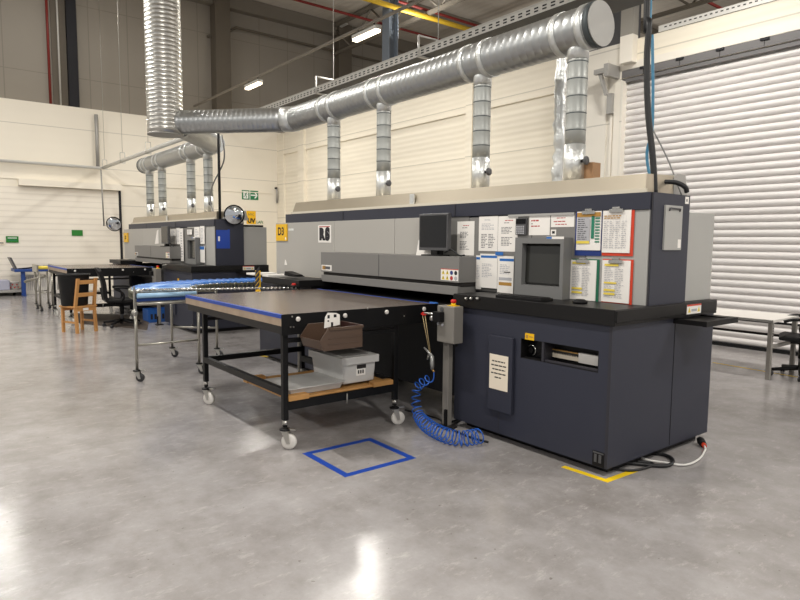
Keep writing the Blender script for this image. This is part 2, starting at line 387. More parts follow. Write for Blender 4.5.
# lamps: a light track with strip lamps
LY, LZ = 7.5, 5.72
tag(MB().box(XW-.4, 2, LY-.025, LY+.025, LZ+.2, LZ+.25, 'beam_grey').build('light_track'), 'long thin dark lighting track under the roof carrying the strip lamps', 'track')
for i, x in enumerate((-16.15, -10.78)):
    t = thing('strip_lamp', (x, LY, LZ), ['glowing strip lamp farther off, nearest the grey wall', 'glowing strip lamp nearer, beside the blue-grey steel column'][i], 'lamp', 'ceiling strip lamps')
    MB().box(x-.43, x+.43, LY-.07, LY+.07, LZ+.05, LZ+.12, 'tray_steel').box(x-.3, x-.27, LY-.01, LY+.01, LZ+.12, LZ+.2, 'tray_dark').box(x+.27, x+.3, LY-.01, LY+.01, LZ+.12, LZ+.2, 'tray_dark').build('lamp_housing', t)
    MB().box(x-.42, x+.42, LY-.06, LY+.06, LZ, LZ+.05, 'lamp_glow').build('diffuser', t, bevel=.01)
t = thing('strip_lamp', (-18.3, 13.0, 8.3), 'small unlit strip lamp high up by the far grey column', 'lamp', 'ceiling strip lamps')
q = at(340, 25, y=13.)
MB().box(q.x-.5, q.x+.5, 12.93, 13.07, q.z-.06, q.z+.02, 'beam_grey').build('lamp_housing', t); MB().box(q.x-.48, q.x+.48, 12.95, 13.05, q.z-.1, q.z-.06, 'tray_steel').build('diffuser', t)
def area(x, y, z, sx, sy, power, col=(1, .965, .905)):
    l = bpy.data.lights.new('lamp_or_fill_light', 'AREA'); l.shape = 'RECTANGLE'; l.size = sx; l.size_y = sy; l.energy = power; l.color = col
    o = bpy.data.objects.new('lamp_or_fill_light', l); COL.objects.link(o); o.location = (x, y, z); return o
PW = 150
for x, k in ((-16.15, .75), (-10.78, .7), (-4.4, .85), (1.2, 1.3), (6.5, 1.3)): area(x, LY, LZ-.012, .84, .11, PW*k)
for x_, y in ((-16.4, -3), (-16.4, 3), (-13.2, 8.3)): area(x_, y, 9.3, 1.2, .15, PW*1.0)  # unseen fill lights added high up to brighten the grey upper wall
for x, k in ((-16.45, .45), (-10.72, 1.1), (-4.6, 1.1), (1.2, 1.3)): area(x, 1.3, LZ-.012, 1.06, .11, PW*k)
for x in (-14, -7, 0, 6): area(x, -5., LZ, 1.06, .11, PW*1.2)
for y in (16, 23): 
    for x in (-15, -7, 1): area(x, y, 8.2, 1.2, .15, PW*.8)
for x in (-15, -7, 1):
    for y in (12, 20): area(x, y, 7.6, 1.2, .15, PW*.4).rotation_euler = (PI, 0, 0)  # upward fill lights without fixtures, added to brighten the roof deck
wd = bpy.data.worlds.new('world'); sc.world = wd; wd.use_nodes = True
wd.node_tree.nodes['Background'].inputs[0].default_value = (1, .975, .945, 1); wd.node_tree.nodes['Background'].inputs[1].default_value = .45

# ================================================================== CABLE TRAYS, PIPES, DUCTS
def tray(x0, x1, y0, y1, z0, z1, name, label, hangers):
    t = thing(name, ((x0+x1)/2, y0, z0), label, 'cable tray')
    b = MB(); b.box(x0, x1, y0, y0+.006, z0, z1, 'tray_steel'); b.box(x0, x1, y0-.012, y0+.01, z1-.012, z1, 'tray_steel'); b.box(x0, x1, y1-.006, y1, z0, z1, 'tray_steel')
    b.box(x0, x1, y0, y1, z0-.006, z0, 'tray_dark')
    x = x0+.08
    while x < x1-.05:
        b.box(x, x+.07, y0-.002, y0+.007, z0+.03, z0+.05, 'slot'); b.box(x, x+.07, y0-.002, y0+.007, z0+.07, z0+.09, 'slot')
        x += .14
    b.build('tray', t)
    for hx in hangers:
        h = MB(); h.cyl((hx, y0-.05, z0-.03), (hx, y0-.05, z1+.18), .018, 'tray_steel', 8); h.cyl((hx, y0-.05, z1+.18), (hx, (y0+y1)/2, z1+.18), .018, 'tray_steel', 8)
        h.cyl((hx, (y0+y1)/2, z1+.18), (hx, (y0+y1)/2, 9.7), .008, 'tray_steel', 6); h.box(hx-.03, hx+.03, y0-.06, y1, z0-.03, z0-.007, 'tray_steel'); h.build('hanger', t)
    return t
TY = 6.75
za = at(400, 62, y=TY).z
hx1, hx2 = at(318, 85, y=TY).x, at(421, 43, y=TY).x
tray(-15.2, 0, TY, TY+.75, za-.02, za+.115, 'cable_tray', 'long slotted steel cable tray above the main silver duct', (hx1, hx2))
t2 = thing('cable_tray', (-3, YS-.1, 4.96), 'slotted cable tray on top of the wall above the roller shutter', 'cable tray')
b = MB(); b.box(-5.6, 3, YS-.02, YS-.012, 4.951, 5.05, 'tray_steel'); b.box(-5.6, 3, YS-.012, YS+.3, 4.951, 4.96, 'tray_dark')
x = -5.5
while x < 2.9: b.box(x, x+.04, YS-.0215, YS-.011, 5.0, 5.02, 'tray_dark'); x += .08
b.build('tray', t2)

def ridged(pts, r, pitch, amp, cap=True):
    """points and radii of a spiral-wound pipe"""
    P, Rr = [], []
    for a, b in zip(pts, pts[1:]):
        a, b = Vector(a), Vector(b); L = (b-a).length; n = max(1, int(L/pitch))
        for i in range(n):
            for f, d in ((0, 0), (.80, 0), (.86, amp), (.95, amp)):
                P.append(a.lerp(b, (i+f)/n)); Rr.append(r+d)
    P.append(Vector(pts[-1])); Rr.append(r)
    return P, Rr
DY, DZ, DR = 4.32, 3.265, .168
riser_u = [(334, 195), (383.5, 192), (480.5, 183), (574, 175)]
RX = [at(u, v, y=DY).x for u, v in riser_u]; HOODZ = 2.056
def exhaust(dx, RX, x_end, x_elbow, label, target, zt, rrad=.083):
    t = thing('exhaust_duct', (x_end+dx-2, DY, DZ-DR), label, 'duct')
    P, Rr = ridged([(x_end+dx, DY, DZ), (x_elbow+dx, DY, DZ)], DR, .08, .0012)
    MB().rings(P, Rr, 'galv', 32).build('main_pipe', t)
    MB().cyl((x_end+dx+.001, DY, DZ), (x_end+dx+.012, DY, DZ), DR+.004, 'cap_grey', 32).cyl((x_end+dx-.05, DY, DZ), (x_end+dx-.001, DY, DZ), DR+.009, 'seam_dark', 32).build('end_cap', t)
    for rx in RX:                                         # tee collars
        for k in (-.15, .1): MB().cyl((rx+dx+k-.03, DY, DZ), (rx+dx+k+.03, DY, DZ), DR+.008, 'foil', 32).build('collar', t)
    e0 = Vector((x_elbow+dx, DY, DZ)); e1 = Vector(target); d = (e1-e0).normalized()
    path = [e0+Vector((.001, 0, 0)), e0+Vector((-.06, 0, 0)) + d*.04, e0+Vector((-.08, 0, 0)) + d*.14]
    MB().rings(path, [DR+.006]*3, 'foil', 32).build('elbow', t)
    P, Rr = ridged([path[-1], e1], DR, .07, .0013)
    MB().rings(P, Rr, 'galv', 32).build('link_pipe', t)
    for rx in RX:
        z0, z1 = HOODZ, DZ-DR*.8
        P, Rr = ridged([(rx+dx, DY, z0+.3), (rx+dx, DY, z1-.1)], rrad, .125, .0015)
        r = MB()
        r.rings(P, Rr, 'galv_riser', 24, mfun=lambda i: 'seam_dark' if i % 4 == 1 else 'galv_riser')
        o = r.build('riser', t)
        MB().cyl((rx+dx, DY, z0), (rx+dx, DY, z0+.3), rrad+.003, 'foil', 24).build('foil_tape', o); MB().cyl((rx+dx, DY, z1-.1), (rx+dx, DY, z1+.06), rrad+.003, 'foil', 24).build('foil_tape', o)
        dk = MB(); dk.cyl((rx+dx+rrad, DY-.02, z0+.16), (rx+dx+rrad+.035, DY-.02, z0+.16), .014, 'black', 10); dk.lathe((rx+dx+rrad+.03, DY-.02, z0+.16), [(.02, 0), (.036, .008), (.036, .02), (.02, .028)], 'bezel', 14, (1, 0, 0)); dk.build('damper_knob', o)
    return t
VX, VY, VR = -9.43, 2.985, .25
XE = at(600.5, 24, y=DY).x; XL = at(296, 124, y=DY).x
exhaust(0, RX, XE, XL, 'long silver spiral duct with four risers above the nearer printing machine', (VX+VR*.55, VY+VR*.7, DZ), 0)
MDX = -7.79
q = at(216, 146, y=DY).x - MDX
RX2 = [at(u, v, y=DY).x - MDX for u, v in ((150.7, 212), (163, 212), (191.7, 209), (208.8, 206))]
t = exhaust(MDX, RX2, min(RX2)-.35, q, 'shorter silver spiral duct with four risers above the farther printing machine', (VX-.02, VY+VR*.9, DZ-.02), 0)
# vertical shaft duct
t = thing('vertical_duct', (VX, VY, 3.075), 'big ribbed silver flexible duct dropping from the roof beside the left wall', 'duct')
P, Rr = ridged([(VX, VY, 3.09), (VX, VY, 9.7)], VR, .06, .0028)
MB().rings(P, Rr, 'galv_flex', 36).build('pipe', t)
MB().cyl((VX, VY, 3.075), (VX, VY, 3.089), VR+.004, 'cap_grey', 36).build('end_cap', t)
# foil-wrapped pipe behind the last riser
xf = at(559, 150, y=4.9).x
P = [(xf+random.uniform(-.012, .012), 4.9+random.uniform(-.01, .01), 1.95+.06*i) for i in range(24)]
tag(MB().rings(P, [.053+random.uniform(-.008, .01) for _ in P], 'foil', 14).build('foil_pipe'), 'crinkled foil-wrapped pipe just left of the rightmost riser', 'pipe')
# suspended pipe by the left wall with mirror drop
PZ = 3.65
t = thing('suspended_pipe', (XW+.2, 4.4, PZ), 'thin grey pipe run under hangers along the left wall with a corner by the mirror', 'pipe')
MB().rings([(XW+.14, -3, PZ+.02), (XW+.14, 4.45, PZ), (XW+.25, 4.5, PZ)], .045, 'tray_steel', 10).build('wall_pipe', t)
xe = at(200, 134, y=4.5).x
MB().rings([(XW+.2, 4.5, PZ), (-10.8, 4.5, PZ)], .05, 'tray_steel', 10).build('branch_pipe', t)
for u in (104.5, 122.5, 148.5):
    hx = at(u, 158, y=4.5).x; h = MB()
    h.box(hx-.02, hx+.02, 4.44, 4.56, PZ-.07, PZ-.051, 'zinc')
    for k in (-.06, .06): h.box(hx-.012, hx+.012, 4.5+k-.006, 4.5+k+.006, PZ-.07, PZ+.2, 'zinc')
    h.box(hx-.012, hx+.012, 4.44, 4.56, PZ+.2, PZ+.215, 'zinc'); h.cyl((hx, 4.5, PZ+.21), (hx, 4.5, 9.44), .006, 'zinc', 6); h.build('hanger', t)
MB().cyl((XW+.1, 4.4, PZ), (XW+.1, 4.4, 5.2), .05, 'cap_grey', 10).build('upright', t)
def convex_mirror(c, r, nrm, label, arm):
    t = thing('convex_mirror', c, label, 'mirror', 'convex mirrors'); n = Vector(nrm).normalized()
    prof = [(r*math.sin(a), r*1.15*(math.cos(a)-math.cos(.87))*.45/.45) for a in [0]]
    R = r/math.sin(.62); prof = [(R*math.sin(a), R*(math.cos(a)-math.cos(.62))) for a in [.62*(1-i/10) for i in range(11)]]
    MB().lathe(c, prof, 'mirror_glass', 32, n).build('mirror_dome', t)
    MB().lathe(Vector(c)-n*.015, [(r*.9, 0), (r*1.03, .002), (r*1.04, .02), (r*1.0, .026)], 'rubber', 32, n).build('rim', t)
    MB().rings(arm, .022, 'cap_grey', 8).build('arm', t)
    return t
m1 = at(114, 224, x=-19.6)
convex_mirror(m1, .21, (.8, -.45, -.25), 'round convex mirror hanging from a pole in front of the left wall', [(m1.x-.05, m1.y+.02, m1.z), at(104, 226, x=-19.7), at(101, 170, x=-19.7)])
# ------------------------------------------------------------------ signs on walls
def wall_sign_x(name, u0, v0, u1, v1, x, m, label, extra=None, th=.012):
    y0, y1, z0, z1 = rect_x(u0, v0, u1, v1, x+th)
    b = MB().box(x+.001, x+th, y0, y1, z0, z1, m)
    if extra: extra(b, x+th, y0, y1, z0, z1)
    return tag(b.build(name), label, 'sign')
def exit_art(b, x, y0, y1, z0, z1):
    w, h = y1-y0, z1-z0; e = .002
    b.box(x, x+e, y0+w*.08, y0+w*.38, z0+h*.1, z0+h*.9, 'sign_white')
    f = lambda a, c: (x+e*1.5, y0+w*a, z0+h*c)
    for P, r in (([f(.2, .5), f(.26, .68)], .05), ([f(.2, .5), f(.27, .36), f(.24, .16)], .035), ([f(.2, .5), f(.17, .36), f(.1, .3)], .035), ([f(.24, .66), f(.32, .55)], .03), ([f(.24, .66), f(.15, .6)], .03)):
        b.rings(P, h*r, 'sign_green', 6)
    b.lathe(f(.29, .8), [(h*.07, 0), (h*.07, .003)], 'sign_green', 12, (1, 0, 0))
    b.box(x, x+e, y0+w*.46, y0+w*.5, z0, z1, 'sign_white')
    b.box(x, x+e, y0+w*.54, y0+w*.84, z0+h*.43, z0+h*.57, 'sign_white')
    for s_ in (1, -1):
        b.prism([(x, y0+w*.95, z0+h*.5), (x, y0+w*.87, z0+h*.5), (x, y0+w*.74, z0+h*(.5+s_*.33)), (x, y0+w*.84, z0+h*(.5+s_*.33))], (e, 0, 0), 'sign_white')
wall_sign_x('exit_sign', 242, 190.5, 258.3, 199.7, XW, 'sign_green', 'green and white running-man exit sign with an arrow on the back corner wall', exit_art)
wall_sign_x('wall_sign', 6, 236.2, 18.6, 242.6, XW+.04, 'sign_green_flat', 'plain green sign on the left wall above the blue frame table', lambda b, x, y0, y1, z0, z1: b.box(x, x+.002, y0+.04, y1-.04, z0+.05, z0+.08, 'sign_green').box(x, x+.002, y0+.04, y1-.04, z1-.06, z1-.04, 'sign_white') and None)
wall_sign_x('wall_sign', 71.8, 230, 82.8, 235.8, XW+.04, 'sign_green_flat', 'plain green sign on the left wall above the black printing table')
wall_sign_x('wall_sign', -4, 240.5, 4.8, 244.6, XW+.04, 'paper_warm', 'small cream sign cut off by the photo edge on the left wall', lambda b, x, y0, y1, z0, z1: b.box(x, x+.002, y0+.02, y1-.03, z0+.03, z0+.06, 'ink') and None)
def uv_art(b, x, y0, y1, z0, z1):
    w, h = y1-y0, z1-z0
    b.text('UV', h*.46, face_M((x+.001, (y0+y1)/2, z0+h*.24), '+X'), 'ink_dark', bold=.012)
    b.text('NYC', h*.24, face_M((x+.001, (y0+y1)/2, z0+h*.72), '+X'), 'ink', bold=.0)
wall_sign_x('wall_sign', 246.6, 211, 255.8, 224, XW, 'sign_yellow', 'tall yellow sign reading UV on the white wall right of the convex mirror', uv_art)
def green_script(b, x, y0, y1, z0, z1):
    b.text('LAFt', (z1-z0)*.95, face_M((x+.001, (y0+y1)/2, (z0+z1)/2), '+X'), 'sign_green', bold=.004)
wall_sign_x('wall_sign', 256, 220.3, 263.6, 224.2, XW, 'paper_warm', 'small white sign with green lettering just right of the yellow UV sign', green_script)
hk = at(276.5, 188, x=XW+.1)
b = MB(); b.cyl((XW+.001, hk.y, hk.z), (XW+.12, hk.y, hk.z), .03, 'black', 8); q = at(279, 193, x=XW+.1); b.rings([(XW+.1, hk.y, hk.z-.03), (XW+.1, hk.y+.03, q.z), (XW+.06, hk.y+.04, q.z-.35)], .035, 'cap_grey', 8)
tag(b.build('wall_hook'), 'small hook with a hanging grey strap on the corner wall', 'hook')

# ================================================================== PRINTING MACHINE
ZL = 1.126
def machine():
    X0, X1, Y0, Y1 = -7.58, -2.28, 3.535, 4.91
    t = thing('printing_machine', (-4.9, 4.2, 0), 'long navy and grey industrial printing machine in front, with clipboards on its face', 'printing machine', 'printing machines')
    # --- right cabinet
    b = MB(); rc = rect_y(521, 337.5, 598.5, 372, Y0)   # recess opening
    rx0, rx1 = at(521, 345, y=Y0).x, at(598.5, 360, y=Y0).x
    rz1 = (at(521, 338, y=Y0).z+at(598.5, 351, y=Y0).z)/2; rz0 = (at(521, 357.5, y=Y0).z+at(598.5, 373, y=Y0).z)/2
    D = .13
    b.box(-3.76, X1, Y0+D, Y1, .06, 1.02, 'navy')
    b.box(-3.76, rx0, Y0, Y0+D, .06, 1.02, 'navy'); b.box(rx1, X1, Y0, Y0+D, .06, 1.02, 'navy'); b.box(rx0, rx1, Y0, Y0+D, rz1, 1.02, 'navy'); b.box(rx0, rx1, Y0, Y0+D, .06, rz0, 'navy')
    b.box(X1-.001, X1+.002, 4.325, 4.331, .07, 1.015, 'black'); b.box(X1-.02, X1+.0015, Y0-.0015, Y0+.0, .07, 1.015, 'navy_dark')
    b.box(-3.255, -3.25, Y0-.0012, Y0, .06, .62, 'navy_dark')
    cab = b.build('cabinet', t)
    MB().box(-3.7, X1-.06, Y0+.1, Y1-.06, 0, .06, 'black').build('plinth', t)
    b = MB(); b.box(rx0+.001, rx1-.001, Y0+D-.004, Y0+D, rz0+.001, rz1-.001, 'black'); b.box(rx0, rx1, Y0-.001, Y0+D-.004, rz0, rz0+.003, 'black'); b.box(rx0, rx1, Y0-.001, Y0+D-.004, rz1-.003, rz1, 'black')
    b.box(rx1-.003, rx1, Y0-.001, Y0+D-.004, rz0, rz1, 'black'); b.box(rx0, rx0+.003, Y0-.001, Y0+D-.004, rz0, rz1, 'black')
    xm = at(543, 350, y=Y0).x; b.box(xm-.012, xm+.008, Y0+.0, Y0+D-.004, rz0, rz1, 'navy_dark'); b.box(xm, rx1, Y0+.01, Y0+.03, rz0+.004, rz0+.018, 'navy_dark')
    kx, kz = at(532, 350, y=Y0+.09).x, at(532, 350, y=Y0+.09).z
    b.box(rx0+.004, xm-.012, Y0+.09, Y0+D-.004, rz0+.004, rz1-.004, 'black_gloss')
    b.build('recess_lining', cab)
    k = MB(); ring = [(kx+.038*math.cos(a), Y0+.086, kz+.038*math.sin(a)) for a in [math.radians(-70+230*i/18) for i in range(19)]]
    k.tube(ring, .005, 'zinc', 6); k.cyl((kx, Y0+.07, kz), (kx, Y0+.0899, kz), .022, 'black', 18); k.box(kx-.05, kx-.035, Y0+.08, Y0+.0899, kz-.03, kz+.005, 'paper'); k.build('dial', cab)
    g = MB(); gy = Y0+D-.03
    ga, gb, gc = at(549, 353, y=gy).x, at(579, 356, y=gy).x, at(600, 360, y=gy).x
    gz = (at(565, 355, y=gy).z); 
    g.box(ga, gb, gy, gy+.025, gz-.03, gz+.005, 'paper_warm'); g.box(ga, gb, gy, gy+.025, gz+.022, gz+.03, 'brass'); g.box(ga, gb, gy+.01, gy+.025, gz-.02, gz+.022, 'tray_dark')
    n = 18
    for i in range(n): g.box(ga+(gb-ga)*i/n, ga+(gb-ga)*(i+.55)/n, gy-.002, gy, gz+.0, gz+.012, 'black')
    g.box(gb, gc, gy-.006, gy+.025, gz-.035, gz+.035, 'paper'); g.cyl((ga-.03, gy+.01, gz), (ga, gy+.01, gz), .006, 'zinc', 8)
    g.build('gauge', cab)
    xa, xb, za_, zb_ = rect_y(525, 333.5, 534, 340, Y0-.002)
    MB().box(xa, xb, Y0-.002, Y0, za_, zb_, 'sign_yellow').box(xa+.01, xa+.03, Y0-.003, Y0-.002, za_+.01, zb_-.012, 'print_brown').box(xa+.04, xb-.012, Y0-.003, Y0-.002, za_+.02, zb_-.02, 'print_brown').build('warning_label', cab)
    # raised access door
    yd = Y0-.028
    dx0, dx1 = at(488, 360, y=yd).x, at(512, 366, y=yd).x; dz1 = at(500, 336.5, y=yd).z; dz0 = at(500, 412, y=yd).z
    d = MB().box(dx0, dx1, yd, Y0-.004, dz0, dz1, 'navy').box(dx0+.004, dx1-.004, Y0-.004, Y0, dz0+.01, dz1-.01, 'black').build('access_door', t, bevel=.004)
    h = MB()
    for zz in (dz0+.09, dz1-.1): h.box(dx0-.012, dx0-.001, Y0-.016, Y0-.001, zz, zz+.04, 'black')
    h.build('hinge', d)
    c = MB(); cx, cz = X1-.065, .115; c.box(cx-.045, cx+.045, Y0-.004, Y0, cz-.05, cz+.05, 'black')
    for a in (-.03, .005): c.box(cx+a, cx+a+.02, Y0-.008, Y0-.004, cz-.025, cz+.03, 'bezel')
    c.box(cx-.04, cx+.04, Y0-.007, Y0-.004, cz+.036, cz+.046, 'bezel'); c.build('corner_bracket', t)
    # --- left cabinet, bed, body
    MB().box(X0, -6.1, Y0+.03, Y1, .06, 1.0, 'navy').build('cabinet', t, bevel=.004)
    MB().box(X0+.06, -6.16, Y0+.12, Y1-.06, 0, .06, 'black').build('plinth', t)
    MB().box(-6.1, -3.76, 3.78, Y1, .17, .95, 'body_black').build('bed_body', t)
    b = MB(); b.box(X0-.02, -3.77, 3.58, Y1, .95, 1.0, 'black'); b.box(-6.09, -3.77, 3.6, 3.62, .8, .95, 'black'); b.build('print_bed', t)
    for x in (-5.9, -4.0): MB().cyl((x, 4.1, 0), (x, 4.1, .17), .04, 'black', 12).build('foot', t)
    # --- worktop ledges
    yl = 3.51
    b = MB().box(-3.765, -2.25, yl, 4.89, 1.02, ZL, 'worktop').box(-2.25, -2.235, yl, 4.86, 1.045, ZL-.004, 'worktop')
    wt = b.build('worktop', t, bevel=.004)
    y0, y1, z0, z1 = rect_x(687, 304.2, 701, 313.6, -2.234)
    s = MB().box(-2.235, -2.2335, y0, y1, z0, z1, 'paper').box(-2.2336, -2.233, y0, y1, z1-.012, z1, 'clip_red')
    for yy in (y0+.035, y1-.035): s.prism([(-2.2335, yy-.02, z0+.012), (-2.2335, yy+.02, z0+.012), (-2.2335, yy, z0+.05)], (.0008, 0, 0), 'hl_yellow')
    s.box(-2.2335, -2.2328, y0+.065, y1-.065, z0+.018, z0+.036, 'ink_pale'); s.build('warning_label', wt)
    b = MB(); b.box(at(262, 278, y=3.4).x, -6.2, 3.4, 3.849, 1.03, 1.105, 'worktop'); b.box(-7.2, -6.22, 3.57, 3.84, 1.0, 1.03, 'black'); b.build('worktop', t, bevel=.003)
    for px_ in (466.5, 471.5, 478):
        q = at(px_, 299, y=yl-.01); MB().lathe((q.x, yl, q.z), [(.008, 0), (.012, .008), (.012, .02), (.005, .03)], 'zinc', 10, (0, -1, .3)).build('worktop_stud', wt)
    # pull-out tray under the ledge on the right side
    b = MB(); py0, py1 = at(679, 319, x=-2.28).y, 4.6
    b.box(-2.28, -2.06, 4.3, 4.36, .98, 1.015, 'black'); b.box(-2.28, -2.06, 4.7, 4.74, .98, 1.015, 'black'); b.box(-2.28, -2.06, 4.36, 4.7, 1.0, 1.007, 'worktop'); b.box(-2.06, -2.03, 4.28, 4.76, .98, 1.018, 'black')
    b.build('pull_out_tray', t)
    # --- upper body
    yt = 3.95
    b = MB(); b.box(-7.5, -2.275, yt, 4.44, ZL, 1.9, 'navy'); b.box(-2.283, -2.277, yt-.012, yt-.001, ZL, 1.9, 'navy_dark')
    tw = b.build('tower', t)
    MB().box(-7.5, -2.285, yt-.03, yt-.001, 1.785, 1.9, 'navy').box(-6.09, -6.084, yt-.037, yt-.034, 1.785, 1.9, 'navy_dark').box(-4.2, -4.194, yt-.037, yt-.034, 1.785, 1.9, 'navy_dark').build('top_band', t)
    # hanging grey box on the tower side
    y0, y1, z0, z1 = rect_x(665, 205.5, 682, 250, -2.262)
    b = MB(); b.box(-2.275, -2.262, y0, y1, z0, z1, 'panel_grey'); ym = (y0+y1)/2
    b.rings([(-2.26, ym-.07, z1-.04), (-2.255, ym-.07, z1-.02), (-2.255, ym+.07, z1-.02), (-2.26, ym+.07, z1-.04)], .006, 'bezel', 6); b.box(-2.262, -2.2605, y1-.05, y1-.01, z0+.015, z0+.075, 'paper'); b.build('side_panel', t)
    MB().box(-2.275, -2.2735, 4.37, 4.42, 1.84, 1.89, 'paper').box(-2.2735, -2.273, 4.385, 4.4, 1.855, 1.875, 'ink').build('label', tw)
    MB().box(-3.9, -2.3, 4.44, 4.88, ZL, 1.785, 'panel_grey').build('rear_cabinet', t, bevel=.004)
    MB().box(-7.5, -3.92, 4.44, 4.88, 1.0, 1.785, 'navy').build('rear_body', t)
    # fascia panels
    yf = yt-.02
    xs = [(-7.5, at(334, 235, y=3.85).x), None]
    MB().box(at(276.3, 245, y=3.85).x, xs[0][1], 3.85, yt-.001, 1.106, 1.783, 'machine_grey').build('fascia_panel', t, bevel=.003)
    q = [xs[0][1]+.004, at(394.7, 235, y=3.85).x, -4.5, -4.02, -3.3, -2.78, -2.283]
    for i, (a, c) in enumerate(zip(q, q[1:])):
        MB().box(a, c-.005, 3.85 if i < 2 else yf, yt-.001, 1.425 if i < 3 else ZL, 1.783-(.012 if i == 3 else 0), ('machine_grey', 'machine_grey', 'machine_mid', 'machine_mid', 'machine_mid', 'panel_grey')[i]).build('fascia_panel', t, bevel=.003)
    b = MB(); b.box(at(509, 214, y=yf).x, at(575, 212, y=yf).x, yf-.012, yf, 1.765, 1.783, 'panel_grey'); b.box(-6.2, -5.2, 3.79, yt, 1.7835, 1.79, 'hood_base') if 0 else None; b.build('paper_rail', t)
    # lettering strip (worn white wordmark)
    # hood
    h = MB(); hx0, hx1 = -7.38, -2.36
    P = [(hx0-.06, yt+.03, 1.9), (hx0, yt+.06, 2.055), (hx0-.06, 4.5, 1.9), (hx0, 4.46, 2.055), (hx1, yt+.03, 1.9), (hx1-.01, yt+.06, 2.035), (hx1, 4.5, 1.9), (hx1-.01, 4.46, 2.05)]
    h.hexa(P, 'hood')
    hd_ = h.build('hood', t)
    b = MB().box(-7.42, -2.34, yt+.004, yt+.028, 1.9, 1.93, 'hood_base'); b.box(-4.93, -4.86, yt+.02, yt+.035, 1.93, 2.03, 'foil'); b.build('hood_trim', hd_)
    q0 = at(655, 178, y=4.62).x
    MB().prism([(-2.36, 4.36, 1.9), (-2.36, 4.36, 2.03), (-2.36, 4.4, 2.06), (-2.36, 4.52, 2.06), (-2.36, 4.57, 1.9)], (-.5, 0, 0), 'cap_grey').build('motor_box', t)
    MB().box(-2.4, -2.38, 4.3, 4.44, 1.9, 1.99, 'foil') and None
    # gantry cover
    yc, cx0, cx1 = 3.70, -6.22, -3.9
    b = MB(); b.box(cx0, cx1, yc, yt-.02, 1.2, 1.424, 'machine_mid'); xm = at(379, 260, y=yc).x
    b.box(xm-.006, xm, yc-.002, yc, 1.2, 1.424, 'navy_dark')
    gc = b.build('gantry_cover', t, bevel=.003)
    MB().box(cx0, cx1-.01, yc+.035, yt-.02, 1.165, 1.2, 'frame_dark').box(cx0, cx1-.02, yc+.004, yt-.02, 1.088, 1.165, 'machine_mid').build('gantry_lip', gc, bevel=.003)  # dark upper strip paints the shadow in the slot below the cover
    b = MB(); xa, xb, za_, zb_ = rect_y(440.8, 269, 458.2, 280.6, yc-.002)
    b.box(xa, xb, yc-.0015, yc, za_, zb_, 'paper'); b.box(xa, xb, yc-.002, yc-.0015, zb_-.006, zb_, 'clip_red'); w_, h_ = xb-xa, zb_-za_
    for i in range(4):
        for j in range(2):
            cx, cz = xa+w_*(.14+.24*i), za_+h_*(.22+.46*j)
            if i < 2: b.prism([(cx-.02, yc-.0015, cz-.016), (cx+.02, yc-.0015, cz-.016), (cx, yc-.0015, cz+.024)], (0, -.0008, 0), 'hl_yellow').box(cx-.004, cx+.004, yc-.0026, yc-.0023, cz-.01, cz+.01, 'ink_dark')
            else: b.lathe((cx, yc-.0015, cz), [(.019, 0), (.019, .0008)], ['clip_blue', 'ink_dark', 'ink_red', 'ink_pale'][(i-2)+2*(1-j)], 14, (0, -1, 0))
    b.build('warning_label', gc); b = MB()
    xa, xb, za_, zb_ = rect_y(321.5, 265, 331.5, 270.5, yc-.002)
    b.box(xa, xb, yc-.0015, yc, za_, zb_, 'paper'); b.box(xa+.02, xa+.09, yc-.002, yc-.0015, za_+.01, zb_-.01, 'print_brown'); b.box(xb-.16, xb-.03, yc-.002, yc-.0015, za_+.015, zb_-.015, 'ink')
    b.build('warning_label', gc)
    # control screen housing on the ledge
    yh = 3.825; hx0_, hx1_ = at(514.5, 268, y=yh).x, at(563, 268, y=yh).x; hz1 = at(540, 237.5, y=yh).z
    b = MB(); fr = .0
    sx0, sx1 = at(521.5, 272, y=yh).x, at(559.5, 272, y=yh).x; sz1, sz0 = at(540, 243.5, y=yh).z, at(540, 286, y=yh).z
    yb = yt-.02
    b.box(hx0_, sx0, yh, yb, ZL, hz1, 'housing'); b.box(sx1, hx1_, yh, yb, ZL, hz1, 'housing'); b.box(sx0, sx1, yh, yb, sz1, hz1, 'housing'); b.box(sx0, sx1, yh, yb, ZL, sz0, 'housing'); b.box(sx0, sx1, yh+.06, yb, sz0, sz1, 'housing')
    sh = b.build('screen_housing', t)
    b = MB(); b.hexa([(sx0+.003, yh+.045, sz0+.02), (sx0+.003, yh+.05, sz1-.02), (sx0+.003, yh+.0595, sz0+.003), (sx0+.003, yh+.0595, sz1-.003), (sx1-.003, yh+.045, sz0+.02), (sx1-.003, yh+.05, sz1-.02), (sx1-.003, yh+.0595, sz0+.003), (sx1-.003, yh+.0595, sz1-.003)], 'crt_glass'); b.build('screen', sh)
    xa, xb, za_, zb_ = rect_y(546.5, 236.8, 566, 239.6, yh-.002)
    b = MB().box(xa, min(xb, hx1_), yh-.002, yh, za_+.004, zb_+.002, 'paper').box(xa, xa+.05, yh-.003, yh-.002, za_+.006, zb_, 'blue_print'); b.build('label', sh)
    return t
PM = machine()
PM2 = dup(PM, (MDX, .02, 0), 'farther navy and grey industrial printing machine with a bright blue folder on its side')
for k in KIDS(PM2):
    if k.name.startswith('side_panel'): bpy.data.objects.remove(k)
